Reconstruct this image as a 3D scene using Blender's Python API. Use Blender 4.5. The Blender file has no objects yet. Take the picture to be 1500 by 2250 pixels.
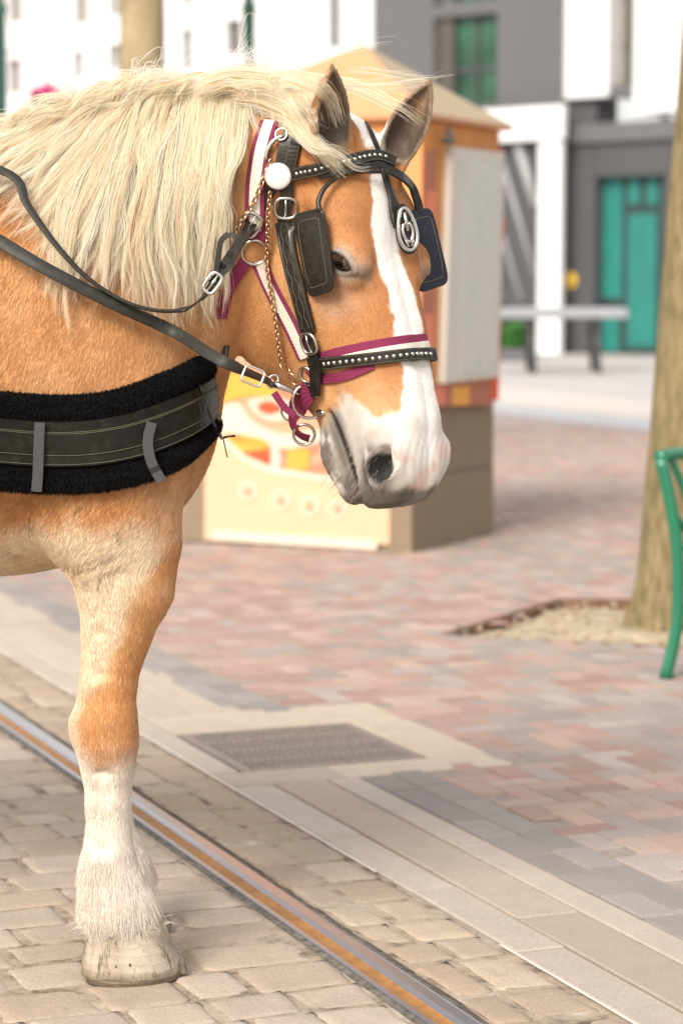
import bpy, bmesh, math, random
import numpy as np
from mathutils import Vector, Matrix
from mathutils.bvhtree import BVHTree
from mathutils import noise as mnoise

C = bpy.context.scene.collection
SC = bpy.context.scene
# ------------------------------------------------------------------ camera, light, exposure
FPX, HC = 5312.0, 1.435                      # focal length in photo pixels, camera height in metres
PITCH = math.atan((1125 - 620) / FPX)
cam = bpy.data.cameras.new('camera'); cam_o = bpy.data.objects.new('camera', cam); C.objects.link(cam_o)
cam.sensor_fit = 'VERTICAL'; cam.sensor_height = 36.0; cam.lens = FPX / 2250 * 36.0
cam_o.location = (0, 0, HC); cam_o.rotation_euler = (math.pi / 2 - PITCH, 0, 0)
cam.clip_start = 0.1; cam.clip_end = 2000
cam.dof.use_dof = True; cam.dof.focus_distance = 4.80; cam.dof.aperture_fstop = 3.3
SC.camera = cam_o

SUN_EL, SUN_AZ = math.radians(35), math.radians(208)      # azimuth clockwise from +Y (the view direction)
w = bpy.data.worlds.new('World'); SC.world = w; w.use_nodes = True
nt = w.node_tree; nt.nodes.clear()
sky = nt.nodes.new('ShaderNodeTexSky'); sky.sky_type = 'NISHITA'; sky.sun_disc = False
sky.sun_elevation = SUN_EL; sky.sun_rotation = SUN_AZ
sky.air_density = 1.0; sky.dust_density = 4.0; sky.ozone_density = 1.0
bg = nt.nodes.new('ShaderNodeBackground'); bg.inputs['Strength'].default_value = 0.125
ow = nt.nodes.new('ShaderNodeOutputWorld')
hz = nt.nodes.new('ShaderNodeMix'); hz.data_type = 'RGBA'; hz.inputs[0].default_value = .55     # thin high cloud: pale, slightly warm sky
hz.inputs[7].default_value = (7.4, 7.1, 6.8, 1); nt.links.new(sky.outputs[0], hz.inputs[6]); nt.links.new(hz.outputs[2], bg.inputs[0]); nt.links.new(bg.outputs[0], ow.inputs[0])
sun = bpy.data.lights.new('sun', 'SUN'); sun.energy = 2.7; sun.angle = math.radians(24); sun.color = (1.0, 0.95, 0.87)
sun_o = bpy.data.objects.new('sun', sun); C.objects.link(sun_o)
sd = Vector((math.sin(SUN_AZ) * math.cos(SUN_EL), math.cos(SUN_AZ) * math.cos(SUN_EL), math.sin(SUN_EL)))
sun_o.rotation_euler = sd.to_track_quat('Z', 'Y').to_euler(); sun_o.location = sd * 30
SC.view_settings.view_transform = 'Standard'; SC.view_settings.look = 'None'
SC.view_settings.exposure = 0.56; SC.view_settings.gamma = 1.0
SC.cycles.max_bounces = 6; SC.cycles.diffuse_bounces = 3; SC.cycles.glossy_bounces = 3
SC.cycles.transparent_max_bounces = 8; SC.cycles.use_denoising = True
SC.render.hair_type = 'STRIP' if hasattr(SC.render, 'hair_type') else 'STRIP'

# ------------------------------------------------------------------ helpers
cP, sP = math.cos(PITCH), math.sin(PITCH)
def ray(px, py):
    x, yv = (px - 750) / FPX, (1125 - py) / FPX
    return Vector((x, cP + yv * sP, -sP + yv * cP))
def at(px, py, Y):                      # point on the photo ray at world depth Y
    r = ray(px, py); k = Y / r.y
    return Vector((r.x * k, Y, HC + r.z * k))
def gnd(px, py, z=0.0):                 # point where the photo ray meets the ground
    r = ray(px, py); k = (z - HC) / r.z
    return Vector((r.x * k, r.y * k, z))
def proj(p):                            # world -> photo pixel
    x, y, z = p[0], p[1], p[2] - HC
    d = y * cP - z * sP; u = y * sP + z * cP
    return (750 + FPX * x / d, 1125 - FPX * u / d)

def lin(c):
    return tuple(((v / 12.92) if v <= 0.04045 else ((v + 0.055) / 1.055) ** 2.4) for v in c)
def srgb(r, g, b): return lin((r / 255, g / 255, b / 255))

class Mat:
    """small wrapper: principled material with helper nodes"""
    def __init__(s, name, base=(.5, .5, .5), rough=.6, metal=0.0, spec=.5, coat=0.0):
        s.m = bpy.data.materials.new(name); s.m.use_nodes = True; s.t = s.m.node_tree
        s.b = s.t.nodes['Principled BSDF']
        s.b.inputs['Base Color'].default_value = (*base, 1); s.b.inputs['Roughness'].default_value = rough
        s.b.inputs['Metallic'].default_value = metal; s.b.inputs['Specular IOR Level'].default_value = spec
        s.b.inputs['Coat Weight'].default_value = coat
        s._tc = None
    def n(s, typ, **kw):
        nd = s.t.nodes.new(typ)
        for k, v in kw.items():
            if k in nd.inputs.keys(): nd.inputs[k].default_value = v
            else: setattr(nd, k, v)
        return nd
    def l(s, a, b): s.t.links.new(a, b)
    def tc(s, kind='Object'):
        if s._tc is None: s._tc = s.n('ShaderNodeTexCoord')
        return s._tc.outputs[kind]
    def noise(s, scale=5, detail=4, rough=.5, vec=None, dist=0.0):
        nd = s.n('ShaderNodeTexNoise'); nd.inputs['Scale'].default_value = scale
        nd.inputs['Detail'].default_value = detail; nd.inputs['Roughness'].default_value = rough
        nd.inputs['Distortion'].default_value = dist
        s.l(vec if vec is not None else s.tc(), nd.inputs['Vector']); return nd.outputs['Fac']
    def ramp(s, fac, stops, interp='LINEAR'):
        r = s.n('ShaderNodeValToRGB'); r.color_ramp.interpolation = interp
        el = r.color_ramp.elements
        while len(el) < len(stops): el.new(0.5)
        for e, (p, c) in zip(el, stops): e.position = p; e.color = (*c, 1)
        s.l(fac, r.inputs[0]); return r.outputs[0]
    def mix(s, fac, a, b, mode='MIX'):
        m = s.n('ShaderNodeMix', data_type='RGBA', blend_type=mode)
        for sock, v in ((m.inputs[0], fac), (m.inputs[6], a), (m.inputs[7], b)):
            if hasattr(v, 'is_linked') or hasattr(v, 'links'): s.l(v, sock)
            elif isinstance(v, (int, float)): sock.default_value = v
            else: sock.default_value = (*v, 1)
        return m.outputs[2]
    def math(s, op, a, b=None, c=None):
        m = s.n('ShaderNodeMath', operation=op)
        for i, v in enumerate((a, b, c)):
            if v is None: continue
            if isinstance(v, (int, float)): m.inputs[i].default_value = v
            else: s.l(v, m.inputs[i])
        return m.outputs[0]
    def attr(s, name):
        a = s.n('ShaderNodeAttribute'); a.attribute_name = name; return a
    def base(s, c): s.l(c, s.b.inputs['Base Color'])
    def rough(s, c): s.l(c, s.b.inputs['Roughness'])
    def bump(s, h, strength=.3, dist=.01):
        b = s.n('ShaderNodeBump'); b.inputs['Strength'].default_value = strength; b.inputs['Distance'].default_value = dist
        s.l(h, b.inputs['Height']); s.l(b.outputs[0], s.b.inputs['Normal'])
MATS = {}
def simple(name, base, rough=.6, metal=0., spec=.5, coat=0., vary=0.0, vs=20, bump=0., bs=60, bd=.003):
    m = Mat(name, base, rough, metal, spec, coat)
    if vary:
        m.base(m.ramp(m.noise(vs, 5, .6), [(.3, tuple(v * (1 - vary) for v in base)), (.7, tuple(min(1, v * (1 + vary)) for v in base))]))
    if bump: m.bump(m.noise(bs, 4), bump, bd)
    MATS[name] = m.m; return m

class MB:
    """collects shapes and links them as ONE mesh object"""
    def __init__(s): s.v = []; s.f = []; s.mi = []; s.sm = []
    def add(s, vs, fs, mi=0, smooth=False):
        o = len(s.v); s.v += [tuple(v) for v in vs]; s.f += [tuple(i + o for i in f) for f in fs]
        s.mi += [mi] * len(fs); s.sm += [smooth] * len(fs); return s
    def box(s, c, size, rot=None, mi=0, bev=0.0):
        hx, hy, hz = size[0] / 2, size[1] / 2, size[2] / 2
        bm = bmesh.new(); bmesh.ops.create_cube(bm, size=1.0)
        for v in bm.verts: v.co = Vector((v.co.x * size[0], v.co.y * size[1], v.co.z * size[2]))
        if bev > 0: bmesh.ops.bevel(bm, geom=bm.edges[:], offset=bev, segments=2, profile=.5, affect='EDGES')
        M = (rot if rot is not None else Matrix.Identity(3))
        vs = [M @ v.co + Vector(c) for v in bm.verts]; fs = [[v.index for v in f.verts] for f in bm.faces]
        bm.verts.index_update(); bm.free()
        return s.add(vs, fs, mi)
    def prism(s, poly, z0, z1, mi=0):
        n = len(poly); vs = [(x, y, z0) for x, y in poly] + [(x, y, z1) for x, y in poly]
        fs = [tuple(range(n - 1, -1, -1)), tuple(range(n, 2 * n))] + [(i, (i + 1) % n, (i + 1) % n + n, i + n) for i in range(n)]
        return s.add(vs, fs, mi)
    def tube(s, pts, r, n=8, mi=0, closed=False, caps=True):
        P = [Vector(p) for p in pts]; N = len(P)
        R = r if hasattr(r, '__len__') else [r] * N
        vs, fs = [], []; up = None
        for i, p in enumerate(P):
            t = (P[(i + 1) % N] - P[i - 1]) if closed else (P[min(i + 1, N - 1)] - P[max(i - 1, 0)])
            if t.length < 1e-9: t = Vector((0, 0, 1))
            t.normalize()
            if up is None: up = t.orthogonal().normalized()
            up = (up - t * up.dot(t)); up = up.normalized() if up.length > 1e-6 else t.orthogonal().normalized()
            b = t.cross(up)
            for k in range(n):
                a = 2 * math.pi * k / n; vs.append(p + (up * math.cos(a) + b * math.sin(a)) * R[i])
        M = N if closed else N - 1
        for i in range(M):
            j = (i + 1) % N
            off = 0
            if closed and j == 0:        # match the seam
                best = 1e9
                for o in range(n):
                    d = (vs[i * n] + (P[0] - P[i]) - vs[o]).length
                    if d < best: best = d; off = o
            for k in range(n):
                k2 = (k + 1) % n
                fs.append((i * n + k, i * n + k2, j * n + (k2 + off) % n, j * n + (k + off) % n))
        if caps and not closed:
            fs.append(tuple(range(n - 1, -1, -1))); fs.append(tuple((N - 1) * n + k for k in range(n)))
        return s.add(vs, fs, mi, True)
    def ribbon(s, pts, nrm, width, thick, mi=0, closed=False, prof=None):
        """strap: pts centre line, nrm outward normals; prof = cross section [(side -1..1, height 0..1)]"""
        P = [Vector(p) for p in pts]; N = len(P)
        W = width if hasattr(width, '__len__') else [width] * N
        prof = prof or [(-1, 0), (-1, .7), (-.93, 1), (.93, 1), (1, .7), (1, 0)]
        m = len(prof); vs, fs = [], []
        for i, p in enumerate(P):
            t = (P[(i + 1) % N] - P[i - 1]) if closed else (P[min(i + 1, N - 1)] - P[max(i - 1, 0)])
            t.normalize(); n = Vector(nrm[i]); n = (n - t * n.dot(t)).normalized(); b = t.cross(n)
            for (a, h) in prof: vs.append(p + b * (a * W[i] / 2) + n * (h * thick))
        M = N if closed else N - 1
        for i in range(M):
            j = (i + 1) % N
            for k in range(m):
                k2 = (k + 1) % m; fs.append((i * m + k, i * m + k2, j * m + k2, j * m + k))
        if not closed:
            fs.append(tuple(range(m - 1, -1, -1))); fs.append(tuple((N - 1) * m + k for k in range(m)))
        return s.add(vs, fs, mi)
    def lathe(s, prof, M=None, n=24, mi=0, smooth=True):
        """prof [(r,z)] around local Z, placed with matrix M"""
        M = M or Matrix.Identity(4); vs, fs = [], []
        for r, z in prof:
            for k in range(n):
                a = 2 * math.pi * k / n; vs.append(M @ Vector((r * math.cos(a), r * math.sin(a), z)))
        for i in range(len(prof) - 1):
            for k in range(n):
                k2 = (k + 1) % n; fs.append((i * n + k, i * n + k2, (i + 1) * n + k2, (i + 1) * n + k))
        fs.append(tuple(range(n - 1, -1, -1))); fs.append(tuple((len(prof) - 1) * n + k for k in range(n)))
        return s.add(vs, fs, mi, smooth)
    def build(s, name, mats, parent=None, origin=None, smooth=None):
        me = bpy.data.meshes.new(name); o = bpy.data.objects.new(name, me)
        if parent is not None:
            o.parent = parent; off = parent.matrix_basis.translation
            if parent.parent is not None: off = off + parent.parent.matrix_basis.translation
        else: off = Vector((0, 0, 0))
        loc = Vector(origin) - off if origin is not None else Vector((0, 0, 0))
        o.location = loc; sh = off + loc
        me.from_pydata([(v[0] - sh.x, v[1] - sh.y, v[2] - sh.z) for v in s.v], [], s.f)
        mats = mats if isinstance(mats, (list, tuple)) else [mats]
        for m in mats: me.materials.append(m if not isinstance(m, str) else MATS[m])
        me.polygons.foreach_set('material_index', s.mi)
        me.polygons.foreach_set('use_smooth', s.sm if smooth is None else [smooth] * len(s.f))
        me.update(); me.validate()
        C.objects.link(o); return o
def tag(o, label=None, cat=None, group=None, kind=None):
    if label: o['label'] = label
    if cat: o['category'] = cat
    if group: o['group'] = group
    if kind: o['kind'] = kind
    return o
def thing(name, label, cat, loc=(0, 0, 0), group=None):
    o = bpy.data.objects.new(name, None); o.location = loc; C.objects.link(o); o.empty_display_size = .1
    return tag(o, label, cat, group)
def crom(pts, n):                      # Catmull-Rom resample of a polyline (any dimension) to n points
    P = np.array([list(p) for p in pts], float)
    if len(P) == 2: return [tuple(P[0] + (P[1] - P[0]) * i / (n - 1)) for i in range(n)]
    d = np.r_[0, np.cumsum(np.linalg.norm(np.diff(P, axis=0), axis=1))]
    out = []
    for tt in np.linspace(0, d[-1], n):
        i = min(max(int(np.searchsorted(d, tt, 'right')) - 1, 0), len(P) - 2)
        u = (tt - d[i]) / max(d[i + 1] - d[i], 1e-9)
        p0 = P[i - 1] if i > 0 else 2 * P[0] - P[1]
        p3 = P[i + 2] if i + 2 < len(P) else 2 * P[-1] - P[-2]
        p1, p2 = P[i], P[i + 1]
        out.append(tuple(.5 * ((2 * p1) + (-p0 + p2) * u + (2 * p0 - 5 * p1 + 4 * p2 - p3) * u * u + (-p0 + 3 * p1 - 3 * p2 + p3) * u ** 3)))
    return out
# ================================================================== GROUND
ND = Vector((math.cos(math.atan(.40)), math.sin(math.atan(.40)), 0)); TD = Vector((ND.y, -ND.x, 0))     # across / along the rail
def st(s_, t_, z=0.0): return ND * s_ + TD * t_ + Vector((0, 0, z))
def inpoly(x, y, poly):
    c = False; n = len(poly)
    for i in range(n):
        (x0, y0), (x1, y1) = poly[i], poly[(i + 1) % n]
        if (y0 > y) != (y1 > y) and x < (x1 - x0) * (y - y0) / (y1 - y0) + x0: c = not c
    return c
PIT = [(0.428, 9.788), (0.978, 10.852), (2.7, 10.86), (3.0, 9.95), (1.9, 9.28)]
KC = Vector((.376, 12.791, 0)); KA = Vector((-.8995, .437, 0)).normalized(); KB = Vector((.437, .8995, 0)).normalized(); KW, KD = 1.405, 1.13

def vcol_mat(name, rough=.85, bump=.3, bs=120, bd=.002, stain=.25, scl=1.0):
    m = Mat(name, rough=rough, spec=.3); a = m.attr('tint').outputs['Color']
    n1 = m.noise(9 * scl, 5, .65); n2 = m.noise(160 * scl, 3, .7)
    c = m.mix(m.math('MULTIPLY', m.ramp(n1, [(.42, (0, 0, 0)), (.72, (1, 1, 1))]), stain), a, (.20, .16, .12))
    c = m.mix(m.math('MULTIPLY', m.ramp(n2, [(.35, (1, 1, 1)), (.62, (0, 0, 0))]), .30), c, (.12, .10, .08), 'MIX')
    m.base(c); m.bump(m.math('ADD', m.math('MULTIPLY', n2, .6), m.noise(40 * scl, 4)), bump, bd); MATS[name] = m.m; return m
vcol_mat('sett_stone', .88, .55, bd=.004, stain=.22); vcol_mat('paver', .85, .4, stain=.15); vcol_mat('slab_concrete', .85, .3, stain=.18)
mj = simple('joint_sand', (.30, .235, .17), .95); mj.base(mj.ramp(mj.noise(7, 5, .75), [(.36, (.13, .095, .065)), (.48, (.33, .26, .19)), (.60, (.40, .33, .25)), (.72, (.56, .50, .42))])); mj.bump(mj.noise(60), .5, .004)
simple('tar', (.13, .115, .095), .9, vary=.6, vs=40, bump=.8, bs=40, bd=.008)
def tinted(o, cols):
    me = o.data; a = me.color_attributes.new('tint', 'FLOAT_COLOR', 'CORNER'); b = np.ones((len(me.loops), 4), np.float32)
    k = 0; i = 0
    for (n, c) in cols: b[k:k + n, :3] = c; k += n
    a.data.foreach_set('color', b.ravel())
def structure(o): o['kind'] = 'structure'; return o
MB().add([(-60, -6, -.05), (80, -6, -.05), (80, 130, -.05), (-60, 130, -.05)], [(0, 1, 2, 3)]).build('ground', 'joint_sand')['kind'] = 'structure'

rg = random.Random(5)
class Tint(MB):
    def __init__(s): super().__init__(); s.cols = []
    def tint(s, nloops, c): s.cols.append((nloops, c))
    def build2(s, name, mat): 
        o = s.build(name, mat); tinted(o, s.cols); return o
# granite setts: domed, irregular, one by one
def sett(mb, s0, s1, t0, t1, col, res=7, dome=.002, tilt=.0022):
    cs, ct = (s0 + s1) / 2, (t0 + t1) / 2; hs, ht = (s1 - s0) / 2, (t1 - t0) / 2
    cor = [(rg.uniform(-.08, .05) * .1, rg.uniform(-.08, .05) * .1) for _ in range(4)]
    ax, ay = rg.uniform(-tilt, tilt), rg.uniform(-tilt, tilt); z0 = rg.uniform(-.004, .001); sd_ = rg.uniform(0, 99); vs, fs = [], []
    R = res
    for i in range(R):
        for j in range(R):
            a, b = 2 * i / (R - 1) - 1, 2 * j / (R - 1) - 1
            a = math.copysign(abs(a) ** .62, a); b = math.copysign(abs(b) ** .62, b)
            m = (abs(a) ** 7 + abs(b) ** 7) ** (1 / 7) if (a or b) else 1; k = max(abs(a), abs(b)) / m if m else 1; a2, b2 = a * k, b * k
            fa, fb = (a2 + 1) / 2, (b2 + 1) / 2
            dx = sum(c[0] * w_ for c, w_ in zip(cor, ((1 - fa) * (1 - fb), fa * (1 - fb), fa * fb, (1 - fa) * fb))); dy = sum(c[1] * w_ for c, w_ in zip(cor, ((1 - fa) * (1 - fb), fa * (1 - fb), fa * fb, (1 - fa) * fb)))
            e = max(abs(a2), abs(b2)); edge = max(0, (e - .92) / .08)
            nn = mnoise.noise(Vector((cs * 3 + a2 * 1.3 + sd_, ct * 3 + b2 * 1.3, 0)))
            wob = 1 + .035 * mnoise.noise(Vector((sd_ + a2 * 2, b2 * 2, 3)))
            z = z0 + ax * a2 + ay * b2 + dome * (1 - a2 * a2) * (1 - b2 * b2) * .6 + nn * .0022 - edge ** 2.2 * .0065
            vs.append(st(cs + a2 * hs * wob + dx, ct + b2 * ht * wob + dy, z))
    for i in range(R - 1):
        for j in range(R - 1): fs.append((i * R + j, (i + 1) * R + j, (i + 1) * R + j + 1, i * R + j + 1))
    # skirt
    ed = [i * R for i in range(R)] + [(R - 1) * R + j for j in range(1, R)] + [i * R + R - 1 for i in range(R - 2, -1, -1)] + [j for j in range(R - 2, 0, -1)]
    b0 = len(vs); vs += [Vector((vs[i][0], vs[i][1], -.045)) for i in ed]
    for i in range(len(ed)): k = (i + 1) % len(ed); fs.append((ed[k], ed[i], b0 + i, b0 + k))
    mb.add(vs, fs, 0, True); mb.tint(sum(len(f) for f in fs), col)
SC_ = [(.49, .39, .305), (.51, .415, .33), (.465, .365, .285), (.53, .435, .35), (.475, .39, .315)]
mb = Tint()
t_ = -3.35
while t_ > -13.5:
    h = rg.uniform(.14, .19); s_ = -2.4 + rg.uniform(0, .15)
    while s_ < 1.79:
        w_ = rg.uniform(.13, .22)
        if s_ + w_ > 1.715: w_ = 1.842 - s_
        q = rg.choice(SC_); k = rg.uniform(.90, 1.08); c = tuple(v * k for v in q)
        P = st(s_ + w_ / 2, t_ - h / 2)
        if abs(P.x) < P.y * .16 + .6: sett(mb, s_ + .0025, s_ + w_ - .0025, t_ - h + .0025, t_ - .0025, c, 9 if t_ > -6.5 else 6)
        s_ += w_
        if s_ > 1.83: break
    t_ -= h
t_ = -3.35
while t_ > -13.5:
    h = rg.uniform(.15, .25); q = rg.choice(SC_); k = rg.uniform(.80, 1.02)
    sp = rg.uniform(.08, .13)
    for a, b in ((1.986, 1.986 + sp), (1.986 + sp, 2.226)):
        q = rg.choice(SC_); k = rg.uniform(.80, 1.02); sett(mb, a + .0025, b - .0025, t_ - h + .003, t_ - .003, (q[0] * k, q[1] * k * .97, q[2] * k * .92), 7)
    t_ -= h
structure(mb.build2('sett_paving', 'sett_stone'))
jb_ = MB()
for a, b in ((-4.0, 1.84), (1.982, 2.236)):
    for k in range(60):
        u0, u1 = -3.0 - k * .18, -3.0 - (k + 1) * .18; zz = -.0044
        jb_.add([st(a, u0, zz), st(b, u0, zz), st(b, u1, zz), st(a, u1, zz)], [(0, 1, 2, 3)])
structure(jb_.build('sett_joints', 'joint_sand'))
# concrete gutter slabs in long strips, with joints
def strip(mb, s0, s1, t0, t1, ln, col, gap=.003, var=.07, z=0.0):
    t_ = t0 - rg.uniform(0, ln)
    t_ = t0
    while t_ > t1:
        l_ = min(ln * rg.uniform(.85, 1.15), t_ - t1 + .0001); k = rg.uniform(1 - var, 1 + var); c = tuple(v * k for v in col)
        a, b, e, f = s0 + gap, s1 - gap, t_ - l_ + gap, t_ - gap; zz = z + rg.uniform(-.0015, .0015); ch = .004
        top = [(a + ch, e + ch), (b - ch, e + ch), (b - ch, f - ch), (a + ch, f - ch)]; lo = [(a, e), (b, e), (b, f), (a, f)]
        vs = [st(x, y, zz) for x, y in top] + [st(x, y, zz - ch) for x, y in lo] + [st(x, y, -.045) for x, y in lo]
        fs = [(0, 1, 2, 3)] + [(i, i + 4, (i + 1) % 4 + 4, (i + 1) % 4) for i in range(4)] + [(i + 4, i + 8, (i + 1) % 4 + 8, (i + 1) % 4 + 4) for i in range(4)]
        mb.add(vs, fs); mb.tint(sum(len(f_) for f_ in fs), c); t_ -= l_
mb = Tint()
strip(mb, 2.238, 2.358, -3.2, -6.42, .62, (.50, .43, .36)); strip(mb, 2.238, 2.600, -6.43, -6.62, .4, (.50, .42, .34))
strip(mb, 2.238, 2.330, -6.63, -26, .9, (.55, .475, .395))
strip(mb, 2.362, 2.522, -3.2, -6.42, 1.6, (.43, .355, .285)); strip(mb, 2.526, 2.622, -3.2, -6.42, 1.1, (.50, .43, .36))
strip(mb, 2.334, 2.50, -7.58, -26, 1.2, (.56, .47, .38)); strip(mb, 2.504, 2.68, -7.58, -26, 1.2, (.53, .45, .365))
# drain surround
for a, b, e, f in ((2.334, 3.13, -7.576, -7.26), (2.334, 3.13, -6.62, -6.44), (2.93, 3.13, -7.256, -6.624)): strip(mb, a, b, f, e, f - e, (.57, .475, .375), .002, .02)
structure(mb.build2('gutter_paving', 'slab_concrete'))
mo_ = MB()
for k in range(160):
    u0, u1 = -3.2 - k * .05, -3.2 - (k + 1) * .05
    if mnoise.noise(Vector((u0 * 1.1, 2, 0))) < -.12: continue
    q = lambda u: .0042 + .002 * mnoise.noise(Vector((u * 14, 7, 0)))
    mo_.add([st(2.231 - q(u0), u0, .0012), st(2.231 + q(u0), u0, .0012), st(2.231 + q(u1), u1, .0012), st(2.231 - q(u1), u1, .0012)], [(0, 1, 2, 3)])
simple('mortar', (.66, .59, .52), .9, vary=.1, vs=30); structure(mo_.build('mortar_line', 'mortar'))
# dark border course, herringbone brick
mb = Tint()
def brick(s0, s1, t0, t1, col, g=.003, z=0):
    g = .0042; a, b, e, f = s0 + g, s1 - g, t0 + g, t1 - g; zz = z + rg.uniform(-.002, .0015); ch = .003; tz = rg.uniform(-.001, .001)
    top = [(a + ch, e + ch, zz + tz), (b - ch, e + ch, zz), (b - ch, f - ch, zz - tz), (a + ch, f - ch, zz)]; lo = [(a, e), (b, e), (b, f), (a, f)]
    vs = [st(*v) for v in top] + [st(x, y, zz - .006) for x, y in lo]
    fs = [(0, 1, 2, 3)] + [(i, i + 4, (i + 1) % 4 + 4, (i + 1) % 4) for i in range(4)]
    mb.add(vs, fs); mb.tint(20, col)
for c0, c1 in ((2.626, 2.732), (2.732, 2.838)):
    t_ = -3.2 - rg.uniform(0, .2)
    while t_ > -22:
        if not (-7.60 < t_ - .1 < -6.42): k = rg.uniform(.85, 1.12); brick(c0, c1, t_ - .21, t_, (.325 * k, .295 * k, .275 * k))
        t_ -= .21
for c0, c1 in ((2.69, 2.83),):
    pass
RC = [(.43, .29, .245), (.45, .315, .265), (.41, .265, .225), (.46, .345, .29)]; GC = [(.375, .32, .29), (.405, .345, .31), (.355, .305, .28)]
BW = .088
x0 = 2.842
for ix in range(0, 94):
    for iy in range(-250, -34):
        m_ = (ix - iy) % 4
        if m_ == 0: a, b, e, f = ix, ix + 2, iy, iy + 1
        elif m_ == 3: a, b, e, f = ix, ix + 1, iy, iy + 2
        else: continue
        s0, s1, t0, t1 = x0 + a * BW, x0 + b * BW, e * BW, f * BW
        P = st((s0 + s1) / 2, (t0 + t1) / 2)
        if abs(P.x - .25) > P.y * .16 + .8 or P.y < 4.0 or P.y > 27: continue
        if inpoly(P.x, P.y, PIT): continue
        if 2.6 < (s0 + s1) / 2 < 3.14 and -7.59 < (t0 + t1) / 2 < -6.43: continue
        q = P - KC; 
        if -.0 < q.dot(KA) < KW and 0 < q.dot(KB) < KD: continue
        nz = mnoise.noise(Vector((P.x * 1.3, P.y * 1.1, 4))) * .5 + mnoise.noise(Vector((P.x * .35, P.y * .35, 9))) * .6
        col = rg.choice(GC) if rg.random() < .36 + nz * .8 else rg.choice(RC); k = rg.uniform(.86, 1.16)
        brick(s0, s1, t0, t1, tuple(v * k for v in col))
structure(mb.build2('brick_pavement', 'paver'))
# bed under the pavers, cut round the tree pit is simply a lower soil sheet
vb = [st(2.0, -3, -.0085), st(14, -3, -.0085), st(14, -30, -.0085), st(2.64, -30, -.0085)]
simple('bedding', (.30, .25, .21), .95, vary=.2, vs=30)
# (the bed is a frame of strips so that the pit and the drain stay open)
bed = MB()
def quad(mb, a, b, e, f, z): mb.add([st(a, e, z), st(b, e, z), st(b, f, z), st(a, f, z)], [(0, 1, 2, 3)])
quad(bed, 3.13, 3.98, -11, -3, -.006); quad(bed, 2.62, 3.13, -6.43, -3, -.006); quad(bed, 2.68, 3.13, -30, -7.58, -.006); quad(bed, 3.13, 12, -30, -11, -.006)
structure(bed.build('paver_bedding', 'bedding'))
# rail
simple('rail_steel', (.34, .355, .40), .28, metal=1.0, vary=.06, vs=30); simple('rail_side', (.16, .13, .12), .6, metal=.4, vary=.3, vs=40)
mr = Mat('rail_rust', rough=.55, spec=.4); mr.base(mr.ramp(mr.noise(30, 5, .7), [(.3, (.22, .095, .025)), (.6, (.37, .175, .045)), (.8, (.16, .10, .07))])); MATS['rail_rust'] = mr.m
mb = MB(); t0, t1 = -3.0, -45.0
prof = [(1.860, -.03, 2), (1.861, -.002, 0), (1.863, .0, 0), (1.873, .0, 2), (1.877, -.006, 2), (1.882, -.0075, 1), (1.896, -.0085, 1), (1.908, -.0065, 1), (1.911, -.003, 0), (1.916, -.0005, 0), (1.926, .0008, 0), (1.950, .0008, 0), (1.958, -.001, 2), (1.963, -.005, 2), (1.965, -.04, 2)]
for (a, za, m_), (b, zb, _) in zip(prof[:-1], prof[1:]):
    for k in range(30):
        u0, u1 = t0 + (t1 - t0) * k / 30, t0 + (t1 - t0) * (k + 1) / 30
        mb.add([st(a, u0, za), st(b, u0, zb), st(b, u1, zb), st(a, u1, za)], [(0, 1, 2, 3)], m_)
rail = mb.build('tram_rail', ['rail_steel', 'rail_rust', 'rail_side']); tag(rail, 'shiny grooved steel tram rail running diagonally between the stone setts', 'rail')
mb = MB()
for k in range(140):
    u0, u1 = -3.0 - k * .09, -3.0 - (k + 1) * .09; w0 = lambda u: 1.835 + .010 * mnoise.noise(Vector((u * 9, 0, 0)))
    mb.add([st(w0(u0), u0, -.010), st(1.861, u0, -.004), st(1.861, u1, -.004), st(w0(u1), u1, -.010)], [(0, 1, 2, 3)])
    w1 = lambda u: 1.986 + .006 * mnoise.noise(Vector((u * 9, 4, 0)))
    mb.add([st(1.964, u0, -.006), st(w1(u0), u0, -.010), st(w1(u1), u1, -.010), st(1.964, u1, -.006)], [(0, 1, 2, 3)])
structure(mb.build('tar_joint', 'tar'))
# drain grate: bars with long slots
simple('cast_iron', (.27, .23, .20), .6, metal=.2, vary=.25, vs=50)
gr = thing('drain_grate', 'rusty cast iron drain grate set in a pale concrete surround', 'drain grate', st(2.64, -6.94, 0))
G0, G1, T0, T1 = 2.338, 2.925, -7.254, -6.628
fr = MB()
def sbox(mb, a, b, e, f, z0, z1):
    vs = [st(a, e, z0), st(b, e, z0), st(b, f, z0), st(a, f, z0), st(a, e, z1), st(b, e, z1), st(b, f, z1), st(a, f, z1)]
    mb.add(vs, [(3, 2, 1, 0), (4, 5, 6, 7), (0, 1, 5, 4), (1, 2, 6, 5), (2, 3, 7, 6), (3, 0, 4, 7)])
sbox(fr, G0, G0 + .03, T0, T1, -.03, -.001); sbox(fr, G1 - .03, G1, T0, T1, -.03, -.001); sbox(fr, G0 + .03, G1 - .03, T0, T0 + .03, -.03, -.001); sbox(fr, G0 + .03, G1 - .03, T1 - .03, T1, -.03, -.001)
fr.build('frame', 'cast_iron', gr)
br = MB()
for k in range(1, 4): c = T0 + (T1 - T0) * k / 4; sbox(br, G0 + .03, G1 - .03, c - .012, c + .012, -.028, -.002)
for k in range(24): c = G0 + .04 + (G1 - G0 - .08) * k / 23; sbox(br, c - .0058, c + .0058, T0 + .03, T1 - .03, -.0095, -.0035)
br.build('bars', 'cast_iron', gr)
simple('drain_shade', (.02, .018, .018), .9)
pd = MB(); quad(pd, G0, G1, T0, T1, -.044); pd.build('sump_shade', 'drain_shade', gr)  # flat dark sheet standing in for the shade below the bars

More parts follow.
